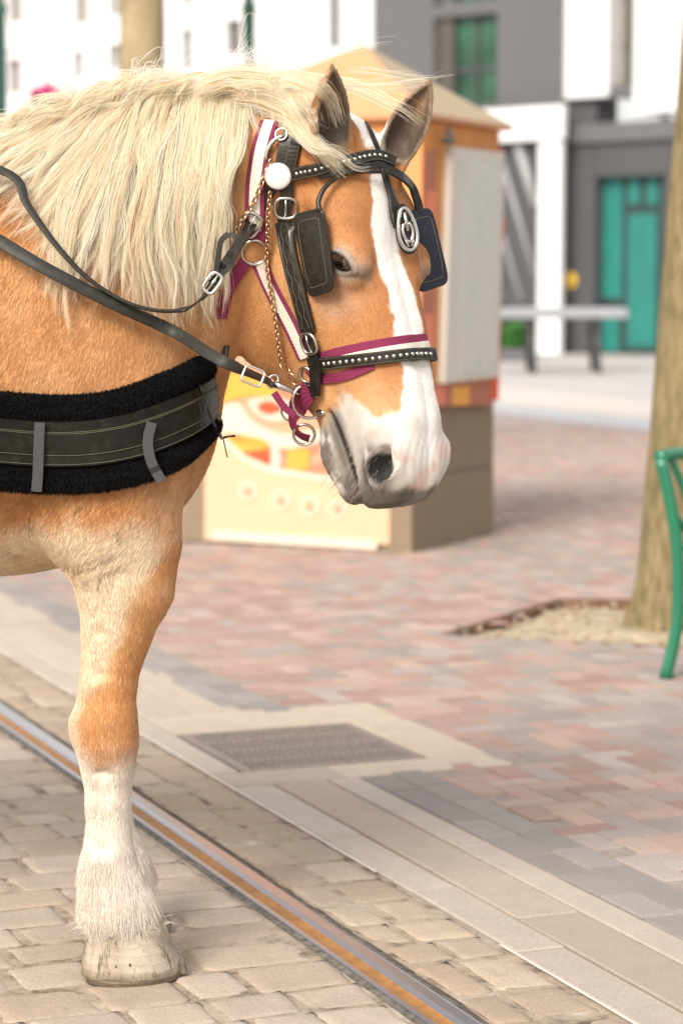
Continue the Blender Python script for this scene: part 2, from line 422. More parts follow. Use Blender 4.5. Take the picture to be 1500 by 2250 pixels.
# tree pit: soil with wood chips and edging
simple('soil', (.42, .34, .235), .95, vary=.35, vs=9, bump=.9, bs=25, bd=.02); simple('edging', (.16, .085, .05), .85, vary=.3, vs=20)
mb = MB(); cx, cy = 1.6, 10.1; rings = 14; vs = [(cx, cy, .03)]; fs = []
m_ = 60; pl = []
for k in range(m_):
    f = k / m_ * len(PIT); i = int(f); a, b = PIT[i], PIT[(i + 1) % len(PIT)]; pl.append((a[0] + (b[0] - a[0]) * (f - i), a[1] + (b[1] - a[1]) * (f - i)))
for r in range(1, rings + 1):
    for (x, y) in pl:
        f = r / rings; X, Y_ = cx + (x - cx) * f, cy + (y - cy) * f; dd = math.hypot(X - 1.36, Y_ - 9.95)
        vs.append((X, Y_, -.035 + .05 * math.exp(-(dd / .4) ** 2) + .018 * mnoise.noise(Vector((X * 8, Y_ * 8, 0)))))
for k in range(m_): fs.append((0, 1 + k, 1 + (k + 1) % m_))
for r in range(rings - 1):
    for k in range(m_): k2 = (k + 1) % m_; fs.append((1 + r * m_ + k, 1 + (r + 1) * m_ + k, 1 + (r + 1) * m_ + k2, 1 + r * m_ + k2))
mb.add(vs, fs, 0, True); structure(mb.build('pit_soil', 'soil'))
ed = MB()
for i in range(len(PIT)):
    a, b = Vector((*PIT[i], 0)), Vector((*PIT[(i + 1) % len(PIT)], 0)); d = (b - a).normalized(); n_ = Vector((-d.y, d.x, 0)) * .02
    if i >= 3: zt = -.004
    else: zt = .006
    vs = [a - n_, b - n_, b + n_, a + n_]; ed.add([(v.x, v.y, -.05) for v in vs] + [(v.x, v.y, zt) for v in vs], [(0, 1, 5, 4), (1, 2, 6, 5), (2, 3, 7, 6), (3, 0, 4, 7), (4, 5, 6, 7)])
structure(ed.build('pit_edging', 'edging'))
chips = MB()
for i in range(420):
    while True:
        x, y = rg.uniform(.4, 2.6), rg.uniform(9.2, 10.9)
        if inpoly(x, y, PIT): break
    a = rg.uniform(0, 3.14); l_, w2 = rg.uniform(.012, .035), rg.uniform(.005, .012)
    chips.box((x, y, -.018 + rg.uniform(0, .02)), (l_, w2, .006), Matrix.Rotation(a, 3, 'Z') @ Matrix.Rotation(rg.uniform(-.4, .4), 3, 'X'), rg.randint(0, 1))
simple('chip_pale', (.58, .48, .33), .9); simple('chip_brown', (.34, .22, .13), .9)
tag(chips.build('wood_chips', ['chip_pale', 'chip_brown']), kind='stuff')
# distant paving bands beyond the brick
mb = Tint()
for (a, b, c, z) in ((11.45, 12.4, (.50, .51, .53), .0), (12.404, 14.3, (.66, .60, .55), .002), (14.304, 16.8, (.52, .50, .49), .0), (16.804, 40, (.50, .48, .47), .003)):
    vs = [st(a, 30, z), st(b, 30, z), st(b, -140, z), st(a, -140, z)]; mb.add(vs, [(3, 2, 1, 0)]); mb.tint(4, c)
structure(mb.build2('far_pavement', 'slab_concrete'))
mb = Tint(); vs = [st(2.70, -20.5, -.004), st(11.44, -20.5, -.004), st(11.44, -140, -.004), st(2.70, -140, -.004)]; mb.add(vs, [(3, 2, 1, 0)]); mb.tint(4, (.43, .34, .325)); structure(mb.build2('brick_pavement_far', 'paver'))
mb = Tint(); vs = [st(-60, -13.4, -.004), st(2.238, -13.4, -.004), st(2.238, -140, -.004), st(-60, -140, -.004)]; mb.add(vs, [(3, 2, 1, 0)]); mb.tint(4, (.42, .345, .265)); structure(mb.build2('road', 'sett_stone'))

# ================================================================== KIOSK
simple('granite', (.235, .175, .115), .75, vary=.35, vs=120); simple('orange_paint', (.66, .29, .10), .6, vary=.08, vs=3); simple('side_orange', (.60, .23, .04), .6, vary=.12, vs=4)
simple('roof_peach', (.60, .31, .155), .65, vary=.06, vs=3); simple('roof_tan', (.42, .33, .21), .7, vary=.06, vs=3); simple('cream_panel', (.62, .45, .285), .7, vary=.05, vs=4); simple('cream_white', (.68, .60, .48), .6)
simple('mural_peach', (.70, .33, .20), .65); simple('mural_yellow', (.80, .36, .05), .6); simple('mural_red', (.72, .085, .02), .6); simple('mural_salmon', (.74, .21, .12), .6); simple('mural_white', (.68, .57, .46), .6); simple('mural_dark', (.16, .08, .05), .7); simple('rosette_paint', (.64, .50, .37), .65); simple('mural_brick', (.42, .15, .09), .7)
simple('frame_white', (.60, .56, .49), .5); simple('dark_metal', (.06, .055, .055), .5)
kiosk = thing('kiosk', 'orange kiosk with pyramid roof, painted swirls and a granite base, behind the horse head', 'kiosk', KC)
def kz(py, Y=12.79): return at(905, py, Y).z
def kbox(a0, a1, b0, b1, z0, z1):
    mb = MB(); P = [KC + KA * a0 + KB * b0, KC + KA * a1 + KB * b0, KC + KA * a1 + KB * b1, KC + KA * a0 + KB * b1]
    vs = [(p.x, p.y, z0) for p in P] + [(p.x, p.y, z1) for p in P]
    mb.add(vs, [(0, 1, 2, 3), (7, 6, 5, 4), (4, 5, 1, 0), (5, 6, 2, 1), (6, 7, 3, 2), (7, 4, 0, 3)]); return mb
ZB, ZJ, ZE = kz(892), kz(1052), kz(262)
kbox(0, KW, 0, KD, -.02, ZJ - .006).build('plinth', 'granite', kiosk); kbox(.002, KW - .002, .002, KD - .002, ZJ + .002, ZB).build('plinth_course', 'granite', kiosk)
kbox(.01, KW - .01, .01, KD - .01, ZJ - .008, ZJ + .004).build('plinth_joint', 'dark_metal', kiosk)
ins = -.035
kbox(ins, KW + ins, .03, KD - .03, ZB, ZE).build('wall', 'side_orange', kiosk)
def onplane(px, py, o, n):
    r = ray(px, py); k = (o - Vector((0, 0, HC))).dot(n) / r.dot(n); return Vector((0, 0, HC)) + r * k
def poly_panel(name, pts, mat, o, n, th=.006, parent=kiosk, smooth=0):
    P = [onplane(x, y, o, n) for x, y in (crom(pts + pts[:1], smooth)[:-1] if smooth else pts)]
    if (P[1] - P[0]).cross(P[2] - P[1]).dot(n) < 0: P = P[::-1]
    m = len(P); mb = MB(); mb.add([p for p in P] + [p + n * th for p in P], [tuple(range(m, 2 * m)), tuple(range(m - 1, -1, -1))] + [(i, (i + 1) % m, (i + 1) % m + m, i + m) for i in range(m)])
    return mb.build(name, mat, parent)
FN = -KB; FO = KC + KB * .028; SN = -KA; SO = KC + KA * (ins - .0)          # front and side planes
O1 = FO + FN * .001
poly_panel('front_panel', [(440, 262), (928, 262), (922, 892), (455, 892)], 'orange_paint', FO, FN, .004)
poly_panel('mural_ground', [(452, 762), (914, 762), (858, 1195), (452, 1185)], 'mural_peach', FO - KB * .030, FN, .008)
MO = FO + FN * .040
for nm, pts, mt, lv, sm in (
    ('painted_band', [(445, 795), (520, 800), (600, 838), (680, 880), (680, 905), (590, 862), (500, 830), (445, 822)], 'mural_salmon', 0, 0),
    ('painted_shape', [(445, 830), (520, 820), (600, 850), (610, 870), (540, 872), (470, 890), (445, 880)], 'mural_yellow', 1, 40),
    ('painted_swirl', [(470, 900), (520, 885), (560, 930), (630, 955), (690, 945), (715, 965), (640, 985), (550, 975), (480, 950)], 'mural_white', 1, 40),
    ('painted_swirl', [(545, 878), (600, 872), (650, 890), (655, 915), (600, 925), (560, 905)], 'mural_white', 1, 40),
    ('painted_eye', [(565, 890), (590, 880), (618, 893), (600, 910), (575, 905)], 'mural_red', 2, 24),
    ('painted_pupil', [(606, 893), (616, 890), (620, 900), (610, 906)], 'mural_dark', 3, 12),
    ('painted_band', [(490, 940), (560, 975), (640, 990), (715, 975), (715, 990), (640, 1008), (560, 1000), (490, 962)], 'mural_salmon', 0, 0),
    ('painted_shape', [(470, 950), (530, 955), (585, 968), (592, 990), (540, 1000), (500, 985)], 'mural_yellow', 1, 30),
    ('painted_shape', [(520, 996), (560, 990), (592, 985), (594, 1034), (560, 1024)], 'mural_red', 2, 0),
    ('painted_shape', [(598, 985), (612, 985), (618, 1010), (610, 1030), (598, 1025)], 'mural_white', 2, 20),
    ('painted_shape', [(632, 986), (682, 986), (680, 1030), (634, 1034)], 'mural_yellow', 2, 0),
    ('painted_shape', [(618, 1020), (690, 1022), (800, 985), (800, 1058), (690, 1052), (620, 1042)], 'mural_salmon', 1, 0),
    ('cream_panel', [(452, 905), (490, 965), (540, 1008), (600, 1034), (700, 1050), (858, 1058), (858, 1196), (452, 1186)], 'cream_panel', 3, 0),
    ('panel_rim', [(452, 896), (490, 956), (540, 1000), (600, 1026), (700, 1043), (858, 1050), (858, 1062), (700, 1055), (600, 1040), (540, 1014), (490, 972), (452, 914)], 'cream_white', 5, 0),
    ('sill_strip', [(470, 1164), (830, 1186), (830, 1208), (470, 1186)], 'cream_white', 5, 0)):
    poly_panel(nm, pts, mt, MO - KB * (.0 + .0), FN, .004 + lv * .003, smooth=sm)
for (x, y) in ((548, 1078), (620, 1098), (683, 1110), (745, 1116)):
    poly_panel('rosette', [(x + 24 * math.cos(a), y + 26 * math.sin(a)) for a in np.linspace(0, 6.283, 19)[:-1]], 'rosette_paint', MO, FN, .018)
    poly_panel('rosette_center', [(x + 8 * math.cos(a), y + 9 * math.sin(a)) for a in np.linspace(0, 6.283, 13)[:-1]], 'mural_peach', MO, FN, .028)
poly_panel('corner_post', [(846, 1062), (905, 1064), (905, 1216), (846, 1212)], 'granite', FO + FN * .034, FN, .006); poly_panel('corner_post', [(402, 860), (452, 860), (452, 1190), (402, 1188)], 'granite', FO + FN * .034, FN, .006)
# roof: low pyramid with a deep fascia
ap = at(796, 96, 13.45); ov = .05
cor = [KC + KA * (ins - ov) + KB * (-ov), KC + KA * (KW + ins + ov) + KB * (-ov), KC + KA * (KW + ins + ov) + KB * (KD + ov), KC + KA * (ins - ov) + KB * (KD + ov)]
vs = [(p.x, p.y, ZE + .004) for p in cor] + [(p.x, p.y, ZE + .03) for p in cor] + [tuple(ap)]
mb = MB(); mb.add(vs, [(3, 2, 1, 0), (0, 1, 5, 4), (1, 2, 6, 5), (2, 3, 7, 6), (3, 0, 4, 7)]); mb.add(vs, [(4, 5, 8)], 0); mb.add(vs, [(5, 6, 8), (6, 7, 8), (7, 4, 8)], 1)
mb.build('roof', ['roof_peach', 'roof_tan'], kiosk)
# side: map case and painted strips
SO2 = SO - SN * 0
for pts, mt, lv in (([(934, 330), (958, 330), (950, 890), (916, 890)], 'mural_brick', 1), ([(936, 420), (956, 420), (954, 500), (930, 500)], 'mural_salmon', 2), ([(926, 690), (950, 690), (950, 800), (920, 800)], 'mural_salmon', 2), ([(922, 760), (944, 760), (944, 880), (918, 880)], 'mural_yellow', 3),
                ([(950, 846), (1085, 836), (1082, 892), (948, 892)], 'mural_brick', 1), ([(990, 850), (1030, 848), (1028, 890), (990, 890)], 'mural_yellow', 2), ([(950, 850), (975, 850), (975, 892), (950, 892)], 'mural_salmon', 2), ([(1092, 480), (1108, 480), (1100, 560), (1088, 560)], 'mural_red', 2), ([(1082, 700), (1098, 700), (1092, 880), (1078, 880)], 'mural_red', 2), ([(1090, 330), (1106, 330), (1104, 470), (1091, 470)], 'mural_salmon', 1), ([(1084, 580), (1100, 580), (1098, 690), (1082, 690)], 'mural_yellow', 1)):
    poly_panel('painted_strip', pts, mt, SO2, SN, .003 + .002 * lv)
case = poly_panel('map_case', [(976, 322), (1092, 336), (1078, 828), (960, 842)], 'frame_white', SO2, SN, .045)
mp = Mat('map_print', rough=.25, spec=.6); nz = mp.noise(7, 4, .7)
cc = mp.ramp(mp.noise(6, 5, .75, dist=.8), [(.30, (.36, .50, .46)), (.44, (.56, .56, .54)), (.56, (.60, .60, .57)), (.66, (.62, .46, .46)), (.74, (.40, .50, .34))])
mp.base(mp.mix(.18, cc, (.42, .44, .43))); MATS['map_print'] = mp.m
poly_panel('map', [(1006, 352), (1080, 360), (1068, 812), (992, 822)], 'map_print', SO2, SN, .048)
lamp_ = MB(); lc = onplane(985, 300, SO2 + SN * .06, SN); lamp_.lathe([(.012, .0), (.035, .004), (.035, .02), (.02, .04), (.012, .09), (1e-4, .095)], Matrix.Translation(lc - Vector((0, 0, .04))), 16); lamp_.build('lamp', 'dark_metal', kiosk)

# ================================================================== FACADES
def fX(px): return None
FP0 = Vector((.7, 53.0, 0)); FD = Vector((1, -.95, 0)).normalized(); FNr = Vector((FD.y, -FD.x, 0)).normalized()
if FNr.y > 0: FNr = -FNr
FOFF = [0.0]
def fu(px, py):
    p = onplane(px, py, FP0 + FNr * FOFF[0], FNr); return (p - FP0).dot(FD), p.z
def fbox(px0, py0, px1, py1, d0, d1, z0=None, z1=None):
    """box on the facade plane spanning two photo corners; d = metres proud of the plane"""
    cx = (px0 + px1) / 2; cy = (py0 + py1) / 2; FOFF[0] = max(d0, d1)
    u0, u1 = fu(px0, cy)[0], fu(px1, cy)[0]; za = fu(cx, py1)[1] if z0 is None else z0; zb = fu(cx, py0)[1] if z1 is None else z1
    FOFF[0] = 0.0
    P = [FP0 + FD * u0 + FNr * d1, FP0 + FD * u1 + FNr * d1, FP0 + FD * u1 + FNr * d0, FP0 + FD * u0 + FNr * d0]
    vs = [(p.x, p.y, za) for p in P] + [(p.x, p.y, zb) for p in P]
    return MB().add(vs, [(3, 2, 1, 0), (4, 5, 6, 7), (0, 1, 5, 4), (1, 2, 6, 5), (2, 3, 7, 6), (3, 0, 4, 7)])
simple('white_render', (.70, .70, .71), .8, vary=.03, vs=1); simple('grey_render', (.120, .119, .124), .8, vary=.06, vs=1); simple('dark_grey_render', (.072, .073, .078), .8, vary=.06, vs=1)
simple('window_dark', (.085, .075, .065), .3, spec=.6); simple('window_beige', (.24, .215, .18), .4); simple('green_glass', (.03, .10, .065), .25, spec=.6, vary=.5, vs=1.2); simple('teal', (.018, .175, .15), .4, vary=.12, vs=2); simple('door_frame', (.022, .045, .047), .5)
simple('lattice', (.36, .36, .37), .5); simple('yellow_disc', (.78, .50, .06), .5); simple('roundel', (.12, .105, .105), .6)
wb = thing('white_building', 'white rendered building with narrow windows at the far left behind the mane', 'building', FP0 + FD * fu(400, 400)[0])
zt = 22.0
# wall as strips between window columns so that the openings are real recesses
def wall_with(windows, xa, xb, mat, parent, thick=.35, d=0.0):
    """windows: list of (px0, py0, px1, py1); a flat wall with rectangular openings, backed by glass"""
    U = sorted(set([fu(xa, 400)[0], fu(xb, 400)[0]] + [fu(x, (w_[1] + w_[3]) / 2)[0] for w_ in windows for x in (w_[0], w_[2])]))
    rec = [(fu(w_[0], (w_[1] + w_[3]) / 2)[0], fu(w_[2], (w_[1] + w_[3]) / 2)[0], fu((w_[0] + w_[2]) / 2, w_[3])[1], fu((w_[0] + w_[2]) / 2, w_[1])[1]) for w_ in windows]
    mb = MB()
    for u0, u1 in zip(U[:-1], U[1:]):
        mid = (u0 + u1) / 2; holes = sorted([(r_[2], r_[3]) for r_ in rec if r_[0] - 1e-6 <= mid <= r_[1] + 1e-6]); z = 0.0
        segs = []
        for a, b in holes: segs.append((z, a)); z = b
        segs.append((z, zt))
        for a, b in segs:
            if b - a < .001: continue
            P = [FP0 + FD * u0 + FNr * d, FP0 + FD * u1 + FNr * d, FP0 + FD * u1 + FNr * (d - thick), FP0 + FD * u0 + FNr * (d - thick)]
            mb.add([(p.x, p.y, a) for p in P] + [(p.x, p.y, b) for p in P], [(0, 1, 5, 4), (3, 2, 1, 0), (4, 5, 6, 7), (1, 2, 6, 5), (3, 0, 4, 7)])
    mb.build('wall', mat, parent)
WL = [(-330, -20, -290, 60), (-330, 120, -290, 190), (-240, -20, -200, 60), (-240, 120, -200, 190), (-60, -30, -20, 48), (-60, 112, -20, 185), (18, -30, 48, 50), (18, 130, 46, 205), (164, -30, 192, 52), (162, 112, 182, 172), (240, -40, 264, 34), (240, 98, 264, 152), (400, 64, 421, 152), (400, -60, 421, 10), (496, 44, 528, 122), (496, -80, 528, -20), (720, -70, 746, 106), (610, 240, 640, 320), (400, 230, 421, 310)]
WL += [(x, y, x + 44, y + 74) for x in range(-2300, -380, 170) for y in (-190, -20, 130, 290)]
wall_with(WL, -2500, 819, 'white_render', wb)
for w_ in WL:
    f_ = fbox(w_[0] - 1, w_[1] - 1, w_[2] + 1, w_[3] + 1, -.30, -.22).build('window', 'window_dark' if w_[0] > 380 else 'window_beige', wb)
gb = thing('grey_building', 'grey building with white upper bays and teal entrance doors behind the far table', 'building', FP0 + FD * fu(1150, 400)[0])
WG = [(952, 34, 1092, 232), (952, -190, 1092, 4)]
wall_with(WG, 820, 1238, 'grey_render', gb)
for (a, b, c_, d_) in WG:
    fbox(a, b, a + 44, d_, -.33, -.12).build('recess_shade', 'window_dark', gb)  # dark box painted for the shaded part of the window recess
    w_ = fbox(a + 45, b, c_, d_, -.33, -.25).build('window', 'green_glass', gb)
    fbox(a + 45, (b + d_) / 2 + 14, c_, (b + d_) / 2 + 24, -.248, -.20).build('glazing_bar', 'dark_grey_render', w_); fbox(a + 92, b, a + 98, d_, -.245, -.20).build('glazing_bar', 'dark_metal', w_)
WU = [(1334, -220, 1392, -30), (1334, -2, 1392, 192), (1560, -2, 1620, 180)]
ztop = zt
# upper white bays stand 0.5 m proud
def bay(x0, x1, y1): 
    fbox(x0, 0, x1, y1, -.2, .5, None, zt).build('upper_bay', 'white_render', gb)
bay(1240, 1335, 214); bay(1391, 3400, 190)
for k in range(9):
    for y0, y1 in ((-260, -90), (-30, 130)): fbox(1640 + k * 190, y0, 1700 + k * 190, y1, .505, .53).build('window', 'window_beige', gb)
fbox(1335, 186, 1391, 212, -.2, .42).build('spandrel', 'grey_render', gb)
for y0, y1 in ((-2, 100), (104, 185), (-200, -10)): w_ = fbox(1336, y0, 1390, y1, -.2, .12).build('window', 'window_beige', gb)
fbox(1376, -200, 1390, 186, .12, .2).build('window_jamb', 'dark_metal', gb)
# ground floor
fbox(1236, 215, 1306, 790, -.4, .30, -.02, None).build('ground_floor_wall', 'dark_grey_render', gb)
fbox(1306, 214, 3400, 350, -.4, .30).build('ground_floor_wall', 'dark_grey_render', gb)
fbox(1456, 350, 3400, 820, -.4, .30, -.02, None).build('ground_floor_wall', 'dark_grey_render', gb)
fbox(1236, 214, 3400, 262, .30, .42).build('cornice', 'grey_render', gb)
for x, y in ((1326, 290), (1462, 272)):
    c = onplane(x, y, FP0 + FNr * .31, FNr); M = Matrix.Translation(c) @ FNr.to_track_quat('Z', 'Y').to_matrix().to_4x4()
    MB().lathe([(.16, 0), (.16, .05), (.11, .07), (.10, .03), (1e-4, .03)], M, 24).build('roundel', 'roundel', gb)
door = fbox(1300, 348, 1458, 778, -.35, .0, -.02, None).build('door', 'door_frame', gb)
for (a, b, c_, d_) in ((1318, 358, 1366, 655), (1380, 358, 1404, 448), (1420, 358, 1444, 448), (1378, 470, 1440, 762), (1312, 690, 1358, 772)):
    fbox(a, b, c_, d_, .001, .03).build('door_panel', 'teal', door)
c = onplane(1252, 616, FP0 + FNr * .31, FNr); M = Matrix.Translation(c) @ FNr.to_track_quat('Z', 'Y').to_matrix().to_4x4()
ys_ = MB(); ys_.lathe([(.18, 0), (.18, .02), (.165, .03), (1e-4, .032)], M, 28); o = ys_.build('round_sign', 'yellow_disc', None, origin=c); tag(o, 'round yellow sign on the dark grey wall left of the teal doors', 'sign')
# white portal with diagonal lattice
po_ = thing('white_portal', 'white gateway frame with a diagonal lattice screen beside the teal doors', 'gateway', FP0 + FD * fu(1150, 600)[0] + FNr * .9)
fbox(960, 238, 1236, 312, .78, .9).build('beam', 'white_render', po_)
fbox(1180, 312, 1230, 790, .78, .9, -.02, None).build('post', 'white_render', po_); fbox(960, 312, 1000, 790, .5, .9, -.02, None).build('post', 'white_render', po_)
fbox(1000, 313, 1178, 700, .55, .60).build('screen', 'dark_grey_render', po_)
for x0 in range(1000, 1178, 1):
    pass
la = MB(); FOFF[0] = .66
for k in range(-8, 9):
    a = fu(1000 + k * 46, 320); b = fu(1100 + k * 46, 660)
    for (p, q) in ((a, b),):
        (u0, z0), (u1, z1) = p, q; lo_, hi_ = fu(1001, 500)[0], fu(1177, 500)[0]
        def cl(u): return min(max(u, lo_), hi_)
        if max(u0, u1) < lo_ or min(u0, u1) > hi_: continue
        ua, ub = cl(u0), cl(u1)
        if abs(ua - ub) < .05: continue
        za = z0 + (z1 - z0) * (ua - u0) / (u1 - u0); zb_ = z0 + (z1 - z0) * (ub - u0) / (u1 - u0)
        la.tube([FP0 + FD * ua + FNr * .66 + Vector((0, 0, za)), FP0 + FD * ub + FNr * .66 + Vector((0, 0, zb_))], .05 if k % 3 else .10, 6)
la.build('lattice', 'lattice', po_); FOFF[0] = 0.0
# far picnic table
simple('table_grey', (.30, .31, .33), .5, vary=.1, vs=3)
tb = thing('picnic_table', 'long grey outdoor table in front of the white gateway', 'table', at(1230, 800, 38.5))
tb.location.z = 0
def yz(py, Y): return at(750, py, Y).z
X0, X1 = at(1060, 690, 38.5).x, at(1372, 690, 38.5).x
MB().box(((X0 + X1) / 2, 38.6, (yz(672, 38.5) + yz(703, 38.5)) / 2), (X1 - X0, 1.1, .16), bev=.02).build('table_top', 'table_grey', tb)
for px in (1160, 1302):
    x = at(px, 760, 38.5).x; m = MB(); zt_ = yz(703, 38.5)
    m.tube([(x, 38.2, zt_), (x + .06, 38.1, 0)], .045, 8); m.tube([(x, 39.0, zt_), (x + .06, 39.1, 0)], .045, 8); m.box((x, 38.6, zt_ - .04), (.08, .9, .06)); m.build('leg', 'dark_metal', tb)
bn = MB(); bn.box(((X0 + X1) / 2, 37.7, .42), (X1 - X0 - .3, .32, .07), bev=.01)

# ---- foliage helper: leaf cards spread through a volume
def leaf_mesh(blobs, n, size, seed=1, mats=2):
    r_ = random.Random(seed); mb = MB()
    wt = [b[1][0] * b[1][1] * b[1][2] for b in blobs]
    for i in range(n):
        c, rad = r_.choices(blobs, wt)[0]
        while True:
            d = Vector((r_.uniform(-1, 1), r_.uniform(-1, 1), r_.uniform(-1, 1)))
            if d.length < 1 and d.length > .35 * r_.random(): break
        p = Vector(c) + Vector((d.x * rad[0], d.y * rad[1], d.z * rad[2]))
        a = Vector((r_.gauss(0, 1), r_.gauss(0, 1), r_.gauss(0, 1))).normalized(); b = a.orthogonal().normalized(); s_ = size * r_.uniform(.6, 1.3)
        mb.add([p - a * s_, p + b * s_ * .45, p + a * s_, p - b * s_ * .45], [(0, 1, 2, 3)], r_.randint(0, mats - 1))
    return mb
for nm, c in (('leaf_light', (.10, .18, .035)), ('leaf_dark', (.045, .095, .022)), ('petal', (.62, .02, .20)), ('petal_pale', (.75, .10, .35)), ('leaf_vivid', (.045, .17, .03))): simple(nm, c, .6)
bk = Mat('bark', rough=.9, spec=.2); n1 = bk.noise(5, 5, .65); 
mpn = bk.n('ShaderNodeMapping'); mpn.inputs['Scale'].default_value = (9, 9, 1.6); bk.l(bk.tc(), mpn.inputs['Vector']); n2 = bk.noise(5, 6, .7, mpn.outputs[0])
bk.base(bk.mix(bk.math('MULTIPLY', n1, .7), bk.ramp(n2, [(.34, (.07, .05, .03)), (.5, (.24, .18, .10)), (.66, (.38, .295, .175))]), (.24, .20, .085))); bk.bump(n2, .8, .02); MATS['bark'] = bk.m
bk2 = Mat('bark_pale', rough=.9, spec=.2); n2 = bk2.noise(5, 5, .7); bk2.base(bk2.ramp(n2, [(.3, (.24, .18, .10)), (.7, (.42, .34, .21))])); MATS['bark_pale'] = bk2.m
def trunk_mesh(path, rad, seed, n=28, rough=.05):
    mb = MB(); P = crom([tuple(p) + (r,) for p, r in zip(path, rad)], 40); vs, fs = [], []
    for i, (x, y, z, r) in enumerate(P):
        for k in range(n):
            a = 2 * math.pi * k / n; rr = r * (1 + rough * mnoise.noise(Vector((math.cos(a) * 2, math.sin(a) * 2, z * 1.3 + seed))) + rough * .6 * mnoise.noise(Vector((math.cos(a) * 6, math.sin(a) * 6, z * 3 + seed))) + .16 * max(0, 1 - z / .25) ** 2 * (.5 + .5 * math.cos(a * 5 + seed)))
            vs.append((x + rr * math.cos(a), y + rr * math.sin(a), z))
    for i in range(39):
        for k in range(n): k2 = (k + 1) % n; fs.append((i * n + k, i * n + k2, (i + 1) * n + k2, (i + 1) * n + k))
    fs.append(tuple((39) * n + k for k in range(n))); mb.add(vs, fs, 0, True); return mb
def tree(name_label, cat, base, path, rad, mat, seed, blobs, leaves):
    t = thing('street_tree', name_label, cat, base, 'street trees')
    trunk_mesh(path, rad, seed).build('trunk', mat, t)
    top = Vector(path[-1]); r_ = random.Random(seed)
    lm = MB()
    for k in range(6):
        a = k * 1.05 + r_.uniform(-.3, .3); s0 = Vector(path[-1]) - Vector((0, 0, r_.uniform(0, .6)))
        e = s0 + Vector((math.cos(a) * r_.uniform(.7, 1.3), math.sin(a) * r_.uniform(.7, 1.3), r_.uniform(1.0, 1.8))); mid = s0.lerp(e, .5) + Vector((0, 0, -.1))
        lm.tube([s0, mid, e], [rad[-1] * .5, rad[-1] * .35, .02], 8)
    lm.build('limbs', mat, t)
    leaf_mesh(blobs, leaves, .07, seed).build('crown', ['leaf_light', 'leaf_dark'], t)
# right tree (leans a little to the right)
cp = [(1470, 1388, .185), (1476, 1260, .152), (1490, 1050, .139), (1508, 800, .131), (1524, 560, .126), (1542, 330, .122), (1556, 180, .120), (1568, 20, .118)]
YT = 10.0
path = [Vector(at(x, y, YT)) for x, y, r in cp]; path[0].z = -.05; path.append(path[-1] + Vector((.08, .05, .9)))
tc_ = path[-1]
tree('olive barked tree trunk rising from the soil pit behind the green bench', 'tree', (path[0].x, YT, 0), [tuple(p) for p in path], [c[2] for c in cp] + [.11], 'bark', 3, [((tc_.x + dx, YT + dy, 5.0 + dz), (.9, .9, .7)) for dx, dy, dz in ((0, 0, 0), (.9, .3, .3), (-.8, .2, .2), (.2, .8, .6), (0, -.6, .9), (.3, 0, 1.3))], 5200)
# left tree, farther off behind the mane
xl = at(311, 100, 17).x; rl = 98 / 2 * 17 / FPX
tree('pale brown tree trunk standing far behind the mane', 'tree', (xl, 17, 0), [(xl + .0, 17, -.05), (xl, 17, 1), (xl + .0, 17, 2), (xl + .01, 17, 3.2), (xl + .03, 17, 4.2)], [rl * 1.25, rl * 1.02, rl, rl * .97, rl * .9], 'bark_pale', 8, [((xl + dx, 17 + dy, 6.2 + dz), (1.0, 1.0, .8)) for dx, dy, dz in ((0, 0, 0), (1.1, .3, .3), (-1.0, .2, .2), (.2, .9, .6), (0, 0, 1.2))], 5200)
# lamp posts
simple('post_green', (.015, .085, .065), .45, spec=.5)
def lamp_post(px, label, Y=20):
    x = at(px, 80, Y).x; t = thing('lamp_post', label, 'lamp post', (x, Y, 0), 'green lamp posts')
    MB().lathe([(.17, 0), (.17, .25), (.12, .32), (.10, .9), (.065, 1.0), (.048, 1.2), (.046, 3.6), (.06, 3.65), (.03, 3.75), (1e-4, 3.76)], Matrix.Translation((x, Y, 0)), 20).build('post', 'post_green', t)
    MB().lathe([(.05, 3.75), (.13, 3.85), (.17, 4.25), (.02, 4.45), (1e-4, 4.5)], Matrix.Translation((x, Y, 0)), 12, smooth=False).build('lantern', 'frame_white', t)
    return x
lamp_post(547, 'dark green lamp post behind the poll of the horse'); xlp = lamp_post(1, 'dark green lamp post at the left edge beside the magenta flowers')
fb_ = at(103, 212, 20); ft = thing('flower_basket', 'hanging basket of magenta flowers on the left lamp post', 'flower basket', fb_)
MB().lathe([(1e-4, -.16), (.08, -.14), (.13, -.06), (.14, -.02), (1e-4, -.02)], Matrix.Translation(fb_), 16).build('basket', 'dark_metal', ft)
MB().tube([(xlp, 20, fb_.z + .35), (fb_.x, 20, fb_.z + .37), (fb_.x, 20, fb_.z + .02)], .010, 6).build('bracket', 'post_green', ft)
leaf_mesh([((fb_.x, fb_.y, fb_.z + .01), (.14, .14, .08))], 420, .028, 4).build('blossoms', ['petal', 'petal_pale'], ft)
# green shrub by the gateway
sx = at(1128, 760, 44).x; sh_ = thing('shrub', 'vivid green shrub in a low grey trough under the far table', 'shrub', (sx, 44, 0))
MB().box((sx, 44, .12), (.8, .5, .24), bev=.02).build('trough', 'grey_render', sh_); leaf_mesh([((sx, 44, .45), (.36, .3, .27))], 900, .06, 6).build('foliage', ['leaf_vivid', 'leaf_vivid'], sh_)

